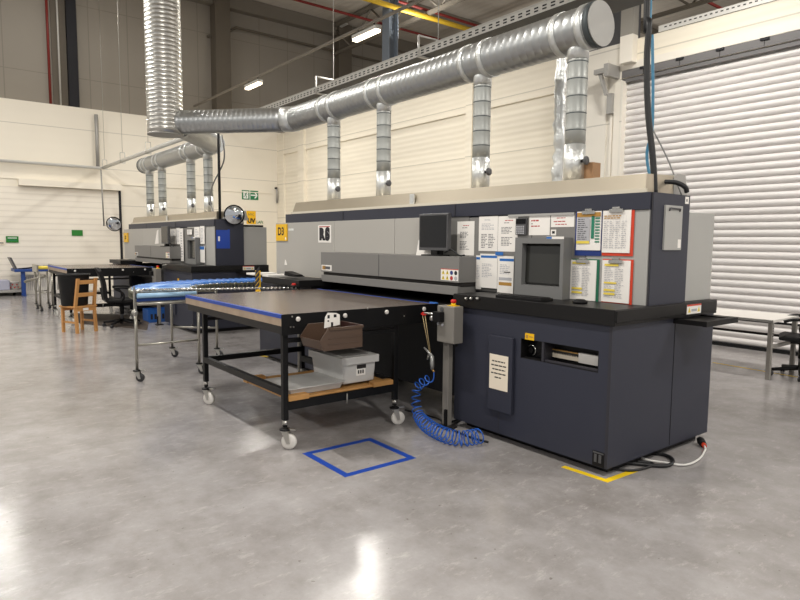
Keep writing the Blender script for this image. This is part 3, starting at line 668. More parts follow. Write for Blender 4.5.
# ================================================================== PAPERS, CLIPBOARDS, SCREENS ON THE MACHINE
YP = 3.93
def lines(b, x0, x1, z0, z1, y, n, m='ink', seed=0, cols=1, fill=.45):
    r = random.Random(seed); cw = (x1-x0)/cols
    for c in range(cols):
        for i in range(n):
            zc = z1-(z1-z0)*(i+.5)/n; hh = (z1-z0)/n*fill/2; x = x0+cw*c; xe = x0+cw*(c+.94)*1.0
            xe = x + (cw*.94)*r.uniform(.55, 1)
            while x < xe-.004:                              # word-like dashes
                wl = min(r.uniform(.012, .035), xe-x); b.box(x, x+wl, y-.0005, y, zc-hh, zc+hh, m); x += wl+.006
def paper_at(rc, label, draw=None, y=YP, m='paper', name='paper_sheet', group='papers stuck on the nearer machine', th=.002, cat='paper'):
    x0, x1, z0, z1 = rect_y(*rc, y)
    b = MB(); b.box(x0, x1, y-th, y-.0002, z0, z1, m)
    if draw: draw(b, x0, x1, z0, z1, y-th, x1-x0, z1-z0)
    return tag(b.build(name), label, cat, group)
def two_block(seed):
    def f(b, x0, x1, z0, z1, y, w, h):
        lines(b, x0+w*.35, x1-w*.2, z1-h*.15, z1-h*.1, y, 1, 'ink_red', seed); lines(b, x0+w*.3, x1-w*.25, z1-h*.21, z1-h*.17, y, 1, 'ink', seed+1)
        lines(b, x0+w*.17, x1-w*.2, z0+h*.5, z1-h*.3, y, 5, 'ink', seed+2); lines(b, x0+w*.17, x1-w*.2, z0+h*.16, z0+h*.42, y, 6, 'ink', seed+3)
    return f
def two_col(b, x0, x1, z0, z1, y, w, h):
    lines(b, x0+w*.3, x1-w*.25, z1-h*.13, z1-h*.08, y, 2, 'ink_pale', 3); lines(b, x0+w*.15, x1-w*.1, z1-h*.4, z1-h*.2, y, 5, 'ink_pale', 4)
    lines(b, x0+w*.14, x1-w*.1, z0+h*.08, z0+h*.5, y, 9, 'ink', 5, 2)
paper_at((457.3, 221.3, 474.3, 255.3), 'white sheet with a red heading, just right of the flat monitor', two_block(10))
paper_at((479, 216.2, 497.8, 251), 'white two-column sheet, second from the monitor in the upper row', two_col)
paper_at((498.2, 216, 517.8, 251.6), 'white sheet with a red heading beside the small calculator', two_block(20))
def red_lines(b, x0, x1, z0, z1, y, w, h):
    lines(b, x0+w*.1, x1-w*.12, z1-h*.34, z1-h*.18, y, 1, 'ink_red', 31); lines(b, x0+w*.1, x1-w*.7, z1-h*.46, z1-h*.38, y, 1, 'ink', 32); lines(b, x0+w*.1, x1-w*.3, z0+h*.4, z0+h*.52, y, 1, 'ink_red', 33)
paper_at((529.3, 215.3, 550, 235.2), 'white notice with two red lines above the control screen', red_lines)
def red_center(b, x0, x1, z0, z1, y, w, h):
    lines(b, x0+w*.25, x1-w*.25, z1-h*.36, z1-h*.22, y, 1, 'ink_red', 35); lines(b, x0+w*.12, x1-w*.12, z0+h*.36, z0+h*.52, y, 1, 'ink_red', 36); lines(b, x0+w*.2, x1-w*.2, z0+h*.14, z0+h*.28, y, 1, 'ink_red', 37)
paper_at((551.2, 214.2, 574.5, 227), 'landscape white notice with three red lines left of the blue clipboard', red_center)
paper_at((551, 229.6, 556.2, 235.4), 'tiny white square sticker with a black dot above the control screen', lambda b, x0, x1, z0, z1, y, w, h: b.box(x0+w*.25, x1-w*.25, y-.0006, y, z0+h*.3, z1-h*.25, 'ink_dark') and None, cat='sticker', name='sticker')
# calculator
x0, x1, z0, z1 = rect_y(517.2, 218.3, 527.6, 234.8, YP)
c = MB().box(x0, x1, YP-.02, YP-.0005, z0, z1, 'bezel').box(x0+.004, x1-.004, YP-.024, YP-.02, z1-.045, z1-.005, 'black_gloss')
for i in range(4):
    for j in range(5): c.box(x0+.008+i*(x1-x0-.02)/4, x0+.008+(i+.7)*(x1-x0-.02)/4, YP-.023, YP-.02, z0+.006+j*.014, z0+.016+j*.014, 'ink_pale')
tag(c.build('calculator', bevel=.002), 'small dark calculator stuck between a red-headed sheet and a red-lined notice', 'calculator')
# lower papers leaning left of the screen
yq = 3.90
def blue_head(seed):
    def f(b, x0, x1, z0, z1, y, w, h):
        b.box(x0+w*.05, x1-w*.02, y-.0006, y, z1-h*.12, z1-h*.05, 'blue_print'); lines(b, x0+w*.12, x1-w*.2, z0+h*.3, z1-h*.28, y, 9, 'ink_pale', seed)
    return f
paper_at((476, 255.4, 481.5, 289), 'narrow white sheet, leftmost of the lower papers, mostly covered', blue_head(41), y=yq+.006)
paper_at((480, 253.8, 497.3, 288), 'white sheet with a blue heading band standing on the ledge left of the screen', blue_head(42), y=yq)
def form(b, x0, x1, z0, z1, y, w, h):
    b.box(x0+w*.12, x1, y-.0006, y, z1-h*.14, z1-h*.07, 'blue_print'); lines(b, x0+w*.15, x1-w*.05, z0+h*.5, z1-h*.22, y, 6, 'ink_pale', 43)
    b.box(x0+w*.1, x1-w*.1, y-.0006, y, z0+h*.34, z0+h*.42, 'ink_pale'); b.box(x0+w*.1, x1-w*.1, y-.0006, y, z0+h*.2, z0+h*.29, 'print_brown'); b.box(x0+w*.4, x1-w*.2, y-.0006, y, z0+h*.55, z0+h*.58, 'ink_dark')
paper_at((497.6, 256, 513.6, 293), 'white form with a brown bar touching the left edge of the screen housing', form, y=yq+.003)
paper_at((495.5, 252, 503.2, 255.4), 'little blue sticky tab above the form', None, y=yq-.003, m='blue_print', name='sticky_tab', cat='sticker')
# clipboards
def clipboard(board, sheet, bm_, label, art, y=YP-.004, name='clipboard'):
    x0, x1, z0, z1 = rect_y(*board, y)
    t = thing(name, ((x0+x1)/2, y-.003, z0), label, 'clipboard', 'clipboards on the nearer machine')
    MB().box(x0, x1, y-.003, y, z0, z1, bm_).build('board', t, bevel=.0012)
    x0, x1, z0, z1 = rect_y(*sheet, y-.006)
    b = MB(); b.hexa([(x0, y-.006, z0), (x0, y-.006, z1), (x0, y-.0032, z0), (x0, y-.0032, z1), (x1, y-.011, z0), (x1, y-.006, z1), (x1, y-.0032, z0), (x1, y-.0032, z1)], 'paper')
    art(b, x0, x1, z0, z1, y-.0112, x1-x0, z1-z0); b.build('sheet', t)
    xm = (x0+x1)/2
    c = MB().box(xm-.055, xm+.055, y-.02, y-.0115, z1-.022, z1+.004, 'chrome').box(xm-.03, xm+.03, y-.02, y-.003, z1+.004, z1+.018, 'chrome')
    c.build('clip', t, bevel=.002)
def green_table(b, x0, x1, z0, z1, y, w, h):
    b.box(x0+w*.02, x1-w*.02, y-.0006, y, z1-h*.14, z1-h*.03, 'print_brown'); b.box(x0+w*.04, x0+w*.56, y-.0006, y, z0+h*.2, z1-h*.16, 'ink_pale')
    lines(b, x0+w*.06, x0+w*.5, z0+h*.26, z1-h*.18, y-.0006, 11, 'ink', 51)
    b.box(x0+w*.62, x0+w*.74, y-.0006, y, z0+h*.3, z1-h*.12, 'cell_green')
    for i in range(9): b.box(x0+w*.78, x1-w*.04, y-.0006, y, z0+h*(.2+.075*i), z0+h*(.235+.075*i), 'cell_green')
    b.box(x0+w*.02, x0+w*.56, y-.001, y, z0+h*.17, z0+h*.24, 'hl_yellow')
def pale_table(b, x0, x1, z0, z1, y, w, h):
    for i in range(8): b.box(x0+w*(.08+.11*i), x0+w*(.083+.11*i), y-.0004, y, z0+h*.08, z1-h*.14, 'ink_pale')
    lines(b, x0+w*.06, x1-w*.1, z1-h*.22, z1-h*.12, y, 2, 'print_brown', 61); lines(b, x0+w*.06, x1-w*.1, z0+h*.1, z1-h*.25, y, 14, 'ink_pale', 62, 4, .25)
def lined(seed, hl):
    def f(b, x0, x1, z0, z1, y, w, h):
        lines(b, x0+w*.1, x1-w*.15, z0+h*.1, z1-h*.15, y, 18, 'ink_pale', seed, 2, .3)
        for a, c, e in hl: b.box(x0+w*.1, x0+w*c, y-.0008, y, z0+h*a, z0+h*(a+e), 'hl_yellow')
    return f
clipboard((575.5, 211, 602, 255.8), (576.6, 211.3, 601, 250.2), 'clip_blue', 'blue clipboard holding a green and brown chart, top left of the four clipboards', green_table)
clipboard((602.8, 208.8, 634, 256), (602.4, 209.5, 630.5, 252.8), 'clip_red', 'orange-red clipboard with a pale grid sheet, top right of the four clipboards', pale_table)
clipboard((571.5, 259, 599, 302), (569.8, 260, 596, 300), 'clip_green', 'green clipboard with highlighted lists, bottom left of the four clipboards', lined(71, [(.9, .6, .05), (.26, .5, .05), (.16, .5, .05)]))
clipboard((602, 259.2, 632.8, 306), (601.6, 260.3, 629.8, 302.5), 'clip_red', 'orange-red clipboard with three yellow highlights, bottom right of the four clipboards', lined(72, [(.86, .6, .05), (.44, .55, .04), (.26, .5, .05), (.17, .5, .05)]))
# notice on the access door
yn = 3.535-.029
def notice(b, x0, x1, z0, z1, y, w, h):
    r = random.Random(4)
    for i, (a, c) in enumerate(((.14, .84), (.1, .9), (.16, .86), (.1, .88), (.3, .66))):
        zc = z1-h*(.19+.115*i); x = x0+w*a
        while x < x0+w*c-.004:
            wl = min(r.uniform(.02, .04), x0+w*c-x); b.box(x, x+wl, y-.0006, y, zc-h*.018, zc+h*.018, 'ink_dark'); x += wl+.006
paper_at((489.5, 355, 508, 390), 'white printed notice with five lines on the raised cabinet door', notice, y=yn, m='paper_warm', group=None)
# KS sign on fascia
ys = 3.849
def ks(b, x0, x1, z0, z1, y, w, h):
    b.box(x0+w*.08, x1-w*.1, y-.0005, y, z1-h*.11, z1-h*.06, 'ink_red'); 
    M = lambda dx: face_M((x0+w*dx, y-.0012, z0+h*.46), '-Y')
    b.text('R', h*.86, M(.29), 'ink_dark', bold=.016); b.text('S', h*.86, M(.72), 'ink_dark', bold=.02)
paper_at((318.3, 225.2, 331.3, 242.6), 'white sheet with two bold black letters on the left of the machine face', ks, y=ys)
x0, x1, z0, z1 = rect_y(276.3, 224.2, 287, 240.8, 3.84)
b = MB().box(x0, x1, 3.835, 3.849, z0, z1, 'sign_yellow'); b.text('D3', (z1-z0)*.66, face_M(((x0+x1)/2-.01, 3.8345, (z0+z1)/2+.01), '-Y'), 'ink_dark', bold=.004)
b.box(x1-.045, x1-.015, 3.8342, 3.835, z0+.015, z0+.045, 'paper')
tag(b.build('machine_sign'), 'yellow sign reading D3 at the left end of the nearer machine', 'sign')
x0, x1, z0, z1 = rect_y(288.5, 228.2, 297, 230.8, 3.849); b = MB(); lines(b, x0, x1, z0, z1, 3.8495, 1, 'sign_white', 3, 1, .8)
b.build('wordmark', PM)
# flat monitor on the gantry cover
mz = 1.4242
mp = at(436, 253.5, z=mz); my = 3.765
x0, x1, z0, z1 = rect_y(419, 213.5, 447.6, 250.5, my)
t = thing('monitor', ((x0+x1)/2, my, mz), 'flat dark monitor standing on the grey gantry cover of the nearer machine', 'monitor', 'flat monitors'); xm = (x0+x1)/2
MB().box(x0, x1, my, my+.045, z0, z1, 'bezel').build('case', t, bevel=.004)
MB().box(x0+.018, x1-.018, my-.003, my, z0+.03, z1-.018, 'screen').build('screen', t)
MB().box(xm-.05, xm+.08, my+.02, my+.06, mz+.012, z0+.1, 'black').box(xm-.02, xm+.06, my-.003, my+.06, mz+.012, z0-.001, 'black').build('neck', t)
MB().box(xm-.1, xm+.15, my-.055, my+.075, mz, mz+.012, 'black').build('stand_base', t)
kb = [(xm+.14, my+.02, mz+.03), (xm+.22, my+.03, mz+.06), (xm+.3, my+.05, mz+.012), (xm+.38, my+.04, mz+.012)]
MB().tube(spline(kb), .008, 'cable_black', 6).build('cable', t)
MON = t
x0, x1, z0, z1 = rect_y(417.3, 240, 432, 252.5, 3.84)
b = MB(); b.hexa([(x0, 3.825, mz), (x0+.01, 3.846, z1), (x0, 3.827, mz), (x0+.01, 3.848, z1), (x1, 3.825, mz), (x1, 3.846, z1), (x1, 3.827, mz), (x1, 3.848, z1)], 'paper'); tag(b.build('paper_sheet'), 'white sheet leaning behind the flat monitor of the nearer machine', 'paper')
# keyboard on the ledge
q0, q1 = at(504, 296.8, z=ZL), at(557, 301.4, z=ZL)
kx0, kx1 = q0.x, at(560, 300.5, z=ZL).x
k = MB(); k.box(kx0, kx1, 3.54, 3.68, ZL, ZL+.02, 'black')
for i in range(18):
    for j in range(5): k.box(kx0+.012+(kx1-kx0-.024)*i/18, kx0+.012+(kx1-kx0-.024)*(i+.82)/18, 3.55+.025*j, 3.55+.025*j+.02, ZL+.02, ZL+.027, 'worktop')
tag(k.build('keyboard', bevel=.003), 'black keyboard on the ledge in front of the control screen', 'keyboard')
b = MB(); q = at(580, 302, z=ZL+.01); b.lathe((q.x, q.y, ZL), [(.05, 0), (.055, .014), (.03, .03)], 'black', 16)
tag(b.build('puck_mouse'), 'black mouse at the foot of the green clipboard', 'mouse')
# things at the machine's left end
for u0, u1, v, lab in ((253, 291, 273.2, 'white sheet lying flat on the left worktop, beside the hazard strip'), (291, 319, 275.3, 'white sheets lying flat on the left worktop against the gantry cover')):
    a = at(u0, v, z=1.107).x; c = at(u1, v, z=1.107).x
    tag(MB().box(max(a, -7.4), min(c, -6.24), 3.41, 3.74, 1.1055, 1.13, 'paper').build('paper_sheet', bevel=.002), lab, 'paper')
q = at(294.5, 270, y=3.55)
b = MB(); b.hexa([(q.x-.15, 3.5, 1.131), (q.x-.13, 3.5, 1.14), (q.x-.15, 3.6, 1.131), (q.x-.13, 3.6, 1.135), (q.x+.15, 3.5, 1.131), (q.x+.15, 3.5, 1.14), (q.x+.15, 3.6, 1.131), (q.x+.15, 3.6, 1.14)], 'black')
b.hexa([(q.x-.17, 3.5, 1.135), (q.x-.15, 3.5, 1.185), (q.x-.17, 3.6, 1.14), (q.x-.15, 3.6, 1.185), (q.x+.1, 3.5, 1.135), (q.x+.12, 3.5, 1.15), (q.x+.1, 3.6, 1.135), (q.x+.12, 3.6, 1.15)], 'black')
tag(b.build('stapler'), 'black stapler-like tool on the white sheets at the machine left end', 'tool')
q = at(286, 262, y=3.849); tag(MB().prism([(q.x-.04, 3.846, q.z-.04), (q.x+.03, 3.846, q.z-.04), (q.x+.01, 3.846, q.z+.01), (q.x-.02, 3.846, q.z+.03)], (0, .0035, 0), 'paper').build('sticker'), 'small white torn sticker low on the left of the machine face', 'sticker')
# hazard strip
hx = at(258, 280, y=3.38).x
b = MB(); hz0, hz1 = at(257, 290, y=3.38).z, at(257, 270.5, y=3.38).z; hw = .075
b.box(hx-hw, hx+hw-.03, 3.38, 3.395, hz0-.12, hz1, 'sign_yellow')
n = 4
for i in range(n):
    a = hz0+(hz1-hz0)*(i+.05)/n; b.prism([(hx-hw, 3.3795, a-.01), (hx-hw, 3.3795, a+.04), (hx+hw-.03, 3.3795, a+.115), (hx+hw-.03, 3.3795, a+.065)], (0, -.0008, 0), 'ink_dark')
tag(b.build('hazard_strip'), 'yellow and black striped hazard strip between the blue rollers and the nearer machine', 'sign')
q = at(304, 285, y=3.5); tag(MB().lathe((q.x, 3.37, 1.05), [(.025, -.001), (.025, .012), (.018, .022)], 'red_plastic', 14).box(q.x-.05, q.x+.05, 3.345, 3.402, 1.035, 1.05, 'frame_dark').build('stop_button'), 'small red button at the left worktop edge by the table corner', 'button')
# control pedestal
t = thing('control_pedestal', (-3.86, 3.44, 0), 'grey control box on a post with a red stop button, beside the table', 'control box', 'control pedestals')
MB().box(-3.795, -3.725, 3.43, 3.48, .02, .76, 'ctrl_grey').build('post', t, bevel=.006)
MB().box(-3.82, -3.69, 3.39, 3.51, 0, .02, 'frame_dark').box(-3.75, -3.725, 3.41, 3.43, .02, .16, 'black').build('foot', t)
yb_ = 3.36; x0, x1 = at(437, 325, y=yb_).x, at(453.7, 325, y=yb_).x; z0, z1 = .735, 1.035
bx = MB().box(x0, x1, yb_, 3.465, z0, z1, 'ctrl_grey').build('control_box', t, bevel=.006)
q = at(440.5, 316.5, y=yb_)
MB().box(q.x-.045, q.x+.045, yb_-.05, yb_, q.z-.04, q.z+.04, 'black').cyl((q.x+.02, yb_, q.z+.06), (q.x+.02, yb_-.01, q.z+.06), .018, 'bezel', 12).cyl((q.x-.02, yb_, q.z-.06), (q.x-.02, yb_-.01, q.z-.06), .012, 'ink_pale', 10).cyl((q.x+.03, yb_, q.z-.065), (q.x+.03, yb_-.01, q.z-.065), .012, 'ink_pale', 10).build('switch', bx)
q = at(453.5, 305, y=3.43)
MB().box(q.x-.045, q.x+.045, 3.4, 3.46, z1, z1+.004, 'yellow_plastic').cyl((q.x, 3.43, z1+.004), (q.x, 3.43, z1+.022), .02, 'yellow_plastic', 16).lathe((q.x, 3.43, z1+.022), [(.015, 0), (.023, .006), (.023, .026), (.017, .03)], 'red_plastic', 18).build('stop_button', bx)
MB().cyl((x1-.05, 3.44, z0), (x1-.05, 3.44, z0-.03), .013, 'black', 10).build('cable_gland', bx)
PED = t
# air gun hanging from a hook, coiled hose
hq = at(423.5, 314.5, y=3.3); gq = at(430, 353, y=3.3); gb = at(434, 372, y=3.3)
t = thing('air_gun', (gq.x, 3.3, gq.z-.1), 'grey air blow gun hanging on a loop of string from a red ring', 'air gun')
b = MB(); b.rings([(gq.x-.075, 3.3, gq.z+.035), (gq.x-.01, 3.3, gq.z), (gq.x+.03, 3.3, gq.z-.03)], [.006, .012, .016], 'gun_grey', 10)
b.rings([(gq.x+.025, 3.3, gq.z-.02), (gq.x+.028, 3.3, gq.z-.09), (gq.x+.03, 3.3, gq.z-.13)], [.017, .018, .014], 'gun_grey', 10); b.build('body', t)
MB().rings([(gq.x-.02, 3.3, gq.z-.015), (gq.x-.03, 3.3, gq.z-.06)], .006, 'zinc', 6).build('trigger', t)
MB().cyl((gq.x+.03, 3.3, gq.z-.13), (gb.x, 3.3, gb.z), .008, 'brass', 10).build('coupling', t)
MB().rings([(hq.x-.015, 3.3, hq.z), (gq.x-.005, 3.3, gq.z)], .003, 'string', 6).rings([(hq.x+.018, 3.3, hq.z), (gq.x+.005, 3.3, gq.z)], .003, 'string', 6).build('string', t)
b = MB(); b.rings([(hq.x+.02*math.cos(a), 3.3, hq.z+.004+.008*math.sin(a)) for a in [2*PI*i/16 for i in range(16)]], .007, 'red_plastic', 6, closed=True); b.rings([(hq.x-.03, 3.3, hq.z+.002), (hq.x+.03, 3.3, hq.z+.002)], .006, 'red_plastic', 6); b.build('ring', t)
q = at(434, 318, y=3.34)
tag(MB().cyl((hq.x+.01, 3.3, hq.z+.012), (q.x+.045, 3.345, hq.z+.01), .01, 'zinc', 8).lathe((q.x-.01, 3.33, q.z-.025), [(.012, 0), (.022, .01), (.022, .035), (.01, .045)], 'zinc', 12).build('hook_arm'), 'small steel hook arm on the control box carrying the red ring', 'hook')
C = [(gb.x, 3.3, gb.z), at(431, 378, y=3.3), at(423, 382, y=3.3), at(417, 388, y=3.3), at(416, 402, y=3.28), at(419, 416, y=3.25)]
C += [at(428, 426, z=.075), at(439, 432.5, z=.062), at(451, 437, z=.06), at(463, 438.5, z=.06), at(474, 437, z=.06), at(481, 435.5, z=.06)]
path = spline(C, 30); hel = []; L = 0; rr = .057
tot = sum((path[i+1]-path[i]).length for i in range(len(path)-1)); turns = 25
nx = Vector((1, 0, 0)); acc = 0; fine = []
for i in range(len(path)-1):
    for k in range(4): fine.append(path[i].lerp(path[i+1], k/4))
for i in range(len(fine)-1):
    d = fine[i+1]-fine[i]; T = d.normalized(); nx = (nx-T*nx.dot(T)).normalized(); ny = T.cross(nx); s_ = acc/tot
    ph = 2*PI*turns*(max(0, s_-.05)/.95)**1.25; am = (.036 if s_ < .3 else .036+(rr-.036)*min(1, (s_-.3)/.25))*min(1, s_/.06)
    hel.append(fine[i]+nx*math.cos(ph)*am+ny*math.sin(ph)*am); acc += d.length
for h in hel: h.z = max(h.z, .006)
tag(MB().tube(hel, .0055, 'hose_blue', 6).build('coiled_hose'), 'blue coiled air hose sagging from the air gun to the floor', 'hose')
P = [at(405, 410, z=.01), at(436, 418, z=.01), at(446, 423, z=.012), at(460, 419, z=.012), at(452, 428, z=.012), at(470, 437, z=.01), at(488, 442, z=.01)]
tag(MB().tube(spline(P), .009, 'cable_black', 6).build('floor_cable'), 'black cable curling on the floor by the control post foot', 'cable')

# ================================================================== FEED TABLE
def caster(name, parent, x, y, ang, wm, R=.058, stem=.2):
    c = bpy.data.objects.new(name, None); COL.objects.link(c); c.parent = parent
    c.location = Vector((x, y, 0)) - Vector(parent.location); c.rotation_euler = (0, 0, ang)
    o = .032
    MB().lathe((o, -.016, R), [(R*.35, -.004), (R*.9, 0), (R, .005), (R, .027), (R*.9, .032), (R*.35, .036)], wm, 24, (0, 1, 0)).build('wheel', c, local=True)
    f = MB()
    for s_ in (-1, 1): f.prism([(-.02, s_*.026-.002, R*2+.02), (.03, s_*.026-.002, R*2+.02), (o+.012, s_*.026-.002, R-.012), (o-.012, s_*.026-.002, R-.012)], (0, .004, 0), 'zinc')
    f.box(-.025, .035, -.028, .028, R*2+.018, R*2+.024, 'zinc'); f.cyl((o, -.03, R), (o, .03, R), .008, 'zinc', 10); f.build('fork', c, local=True)
    b = MB(); b.lathe((0, 0, R*2+.024), [(.02, 0), (.042, .004), (.042, .014), (.02, .018)], 'black', 18)
    b.cyl((0, 0, R*2+.04), (0, 0, stem+.04), .011, 'zinc', 10); b.cyl((0, 0, stem-.03), (0, 0, stem), .02, 'zinc', 10); b.cyl((0, 0, stem-.045), (0, 0, stem-.03), .018, 'black', 10); b.build('stem', c, local=True)
    MB().box(.02, .085, -.01, .01, R*2+.03, R*2+.04, 'zinc').build('brake_lever', c, local=True)
    return c
def feed_table():
    X0, X1, Y0, Y1, ZT = -6.04, -4.02, 2.065, 3.565, 1.015
    t = thing('feed_table', ((X0+X1)/2, (Y0+Y1)/2, 0), 'large wheeled feed table in front of the nearer machine, blue tape along its edge', 'table', 'feed tables')
    MB().box(X0, X1-.006, Y0, Y1, .93, ZT, 'table_ply').box(X0, X1-.006, Y0-.003, Y0, .932, ZT-.002, 'table_edge').build('table_top', t, bevel=.003)
    b = MB().box(X0, X1-.006, Y0-.0045, Y0-.003, ZT-.026, ZT, 'tape_blue').box(X0, X1-.006, Y0-.0045, Y0+.022, ZT, ZT+.0008, 'tape_blue'); b.build('edge_tape', t); MB().box(X0, X1-.006, Y1-.03, Y1, ZT, ZT+.0008, 'tape_blue').build('edge_tape', t)
    b = MB().box(X0+.02, X1-.01, Y0+.01, Y0+.05, .87, .93, 'frame_dark').box(X0+.02, X1-.01, Y1-.05, Y1-.01, .87, .93, 'frame_black').box(X0+.02, X0+.06, Y0+.05, Y1-.05, .87, .93, 'frame_black')
    b.build('frame', t)
    rim = MB().box(X1-.006, X1, Y0-.003, Y1, .865, ZT+.004, 'frame_black').box(X1-.04, X1-.006, Y0, Y1, .865, .93, 'frame_black').build('rim', t)
    for u, v in ((297.5, 319), (344.5, 315.5), (386, 312), (423.5, 309)):
        q = at(u, v, x=X1); MB().lathe((X1, q.y, q.z), [(.014, 0), (.018, .006), (.018, .014), (.01, .018)], 'wheel_white', 14, (1, 0, 0)).build('knob', rim)
    b = MB(); bolts = [(292, 316.5), (290.5, 327), (293.5, 327), (367.5, 308.5), (404, 316), (437, 315)]
    for u, v in bolts:
        q = at(u, v, x=X1); b.cyl((X1, q.y, q.z), (X1+.004, q.y, q.z), .006, 'zinc', 8)
    b.build('bolt', rim)
    q = at(434, 305.5, z=ZT); MB().box(X1-.09, X1+.004, Y1-.02, Y1+.0, ZT+.001, ZT+.012, 'roller_blue').build('corner_stop', t)
    px0, px1, py0, py1, w_ = -5.665, -4.075, 2.11, 3.14, .042
    legs = []
    for px_, py_ in ((px1, py0), (px0, py0), (px1, py1), (px0, py1)):
        l = MB().box(px_-w_/2, px_+w_/2, py_-w_/2, py_+w_/2, .22, .87, 'frame_black').build('leg', t, bevel=.003); legs.append(l)
    b = MB(); 
    b.box(px0+w_/2, px1-w_/2, py0-w_/2, py0+w_/2, .405, .455, 'frame_black'); b.build('rail', t)
    MB().box(px0+w_/2, px1-w_/2, py1-w_/2, py1+w_/2, .3, .36, 'frame_black').build('rail', t)
    MB().box(px1-w_/2, px1+w_/2, py0+w_/2, py1-w_/2, .295, .36, 'frame_black').build('rail', t)
    MB().box(px0-w_/2, px0+w_/2, py0+w_/2, py1-w_/2, .405, .455, 'frame_black').build('rail', t)
    MB().box(px1-w_/2, px1+w_/2, py0+w_/2, py1-w_/2, .8, .83, 'frame_black').build('rail', t); MB().box(px0-w_/2, px0+w_/2, py0+w_/2, py1-w_/2, .8, .83, 'frame_black').build('rail', t)
    q = at(346.5, 397, x=px1+w_/2); MB().cyl((px1+w_/2+.008, q.y, .27), (px1+w_/2+.008, q.y, .35), .006, 'zinc', 8).build('rod', t)
    for (px_, py_), a in zip(((px1, py0), (px0, py0), (px1, py1), (px0, py1)), (.75, .6, 1.2, .3)): caster('caster', t, px_, py_, a, 'wheel_white', stem=.215)
    return t
FT = feed_table()
FT2 = dup(FT, (-8.36, .06, 0), 'large wheeled feed table behind the wooden chair, in front of the farther machine')
# shelf board with tote, lid
SZ = .362
a = at(288, 393, x=-4.03).y
bd = MB(); bd.box(-4.86, -4.062, 2.14, 3.1, SZ, SZ+.018, 'shelf_wood'); bd.box(-4.11, -4.04, 2.1281, 2.3, SZ-.0, SZ+.04, 'shelf_wood'); bd.box(-4.11, -4.04, 2.9, 3.1, SZ, SZ+.04, 'shelf_wood'); bd.box(-4.86, -4.78, 2.1285, 2.3, SZ, SZ+.045, 'shelf_wood')
tag(bd.build('shelf_board', bevel=.004), 'light wooden board lying on the lower rails of the nearer feed table', 'board')
SZ += .041
def tray_lid(x0, x1, y0, y1, z0, h):
    b = MB(); t_ = .006; i = .015
    b.hexa([(x0+i, y0+i, z0), (x0, y0, z0+h), (x0+i, y1-i, z0), (x0, y1, z0+h), (x1-i, y0+i, z0), (x1, y0, z0+h), (x1-i, y1-i, z0), (x1, y1, z0+h)], 'tote_grey')
    return b
ly0, ly1 = at(284, 386, x=-4.12).y, at(341.5, 384, x=-4.12).y
l = tray_lid(-4.5, -4.1, ly0+.04, ly1, SZ-.02, .05)
l.box(-4.52, -4.08, ly0+.02, ly1+.02, SZ+.03, SZ+.04, 'tote_grey'); q = at(307, 375, z=SZ+.05)
tag(l.build('tote_lid', bevel=.008), 'flat grey plastic lid on the wooden board, left of the grey storage tote', 'lid')
ty0, ty1 = at(345, 365, x=-4.12).y, at(375, 365, x=-4.12).y
tz1 = at(345, 357, x=-4.12).z
t = thing('storage_tote', (-4.35, (ty0+ty1)/2, SZ), 'grey plastic storage tote with a lid and a white tag under the table', 'tote')
ty0b = ty0-.03
MB().hexa([(-4.58, ty0b+.012, SZ), (-4.6, ty0b, tz1-.06), (-4.58, ty1-.012, SZ), (-4.6, ty1, tz1-.06), (-4.12, ty0b+.012, SZ), (-4.11, ty0b, tz1-.06), (-4.12, ty1-.012, SZ), (-4.11, ty1, tz1-.06)], 'tote_grey').build('body', t, bevel=.01)
MB().box(-4.62, -4.09, ty0b-.02, ty1+.02, tz1-.065, tz1-.005, 'tote_grey').box(-4.55, -4.16, ty0b+.04, ty1-.04, tz1-.005, tz1+.0, 'machine_mid').build('lid', t, bevel=.01)
q = at(360.5, 371.5, x=-4.118); b = MB().box(-4.121, -4.112, q.y-.045, q.y+.045, q.z-.03, q.z+.035, 'paper')
for k in range(3): b.box(-4.112, -4.1115, q.y-.03+.022*k, q.y-.016+.022*k, q.z-.015, q.z+.015, 'ink_dark')
b.build('tag', t); MB().box(-4.119, -4.111, q.y-.04, q.y+.05, tz1-.11, tz1-.07, 'frame_dark').build('grip', t)
# brown stacking bin hooked on the outside of the rim
xn, xf_ = -3.72, -4.012
near = [at(323.5, 351.5, x=xn), at(362.5, 348, x=xn), at(363, 324.5, x=xn), at(328.5, 328.5, x=xn), at(320, 341.5, x=xn)]
nz0, nz1 = near[0].z, (near[2].z+near[3].z)/2
near[1].z = nz0; near[2].z = nz1; near[3].z = nz1; near[2].y = near[1].y
t = thing('stacking_bin', ((xn+xf_)/2, (near[0].y+near[1].y)/2, nz0), 'brown open-fronted stacking bin hooked on the black table rim', 'bin')
th = .006
def side(x): return [Vector((x, p.y, p.z)) for p in near]
b = MB(); b.prism(side(xn-th), (th, 0, 0), 'bin_brown'); b.prism(side(xf_), (th, 0, 0), 'bin_brown')
ya, yb_, yt_, tz_ = near[0].y, near[1].y, near[4].y, near[4].z
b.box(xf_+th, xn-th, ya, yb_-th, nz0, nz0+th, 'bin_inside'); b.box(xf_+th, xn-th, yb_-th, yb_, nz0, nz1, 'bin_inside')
b.hexa([(xf_+th, ya, nz0+th), (xf_+th, yt_, tz_), (xf_+th, ya+.01, nz0+th), (xf_+th, yt_+.01, tz_), (xn-th, ya, nz0+th), (xn-th, yt_, tz_), (xn-th, ya+.01, nz0+th), (xn-th, yt_+.01, tz_)], 'bin_brown')
b.build('body', t, bevel=.002)
b = MB(); b.box(xn, xn+.01, near[3].y+.01, yb_, nz1-.018, nz1, 'bin_brown'); b.box(xf_, xn, yb_, yb_+.01, nz1-.018, nz1, 'bin_brown')
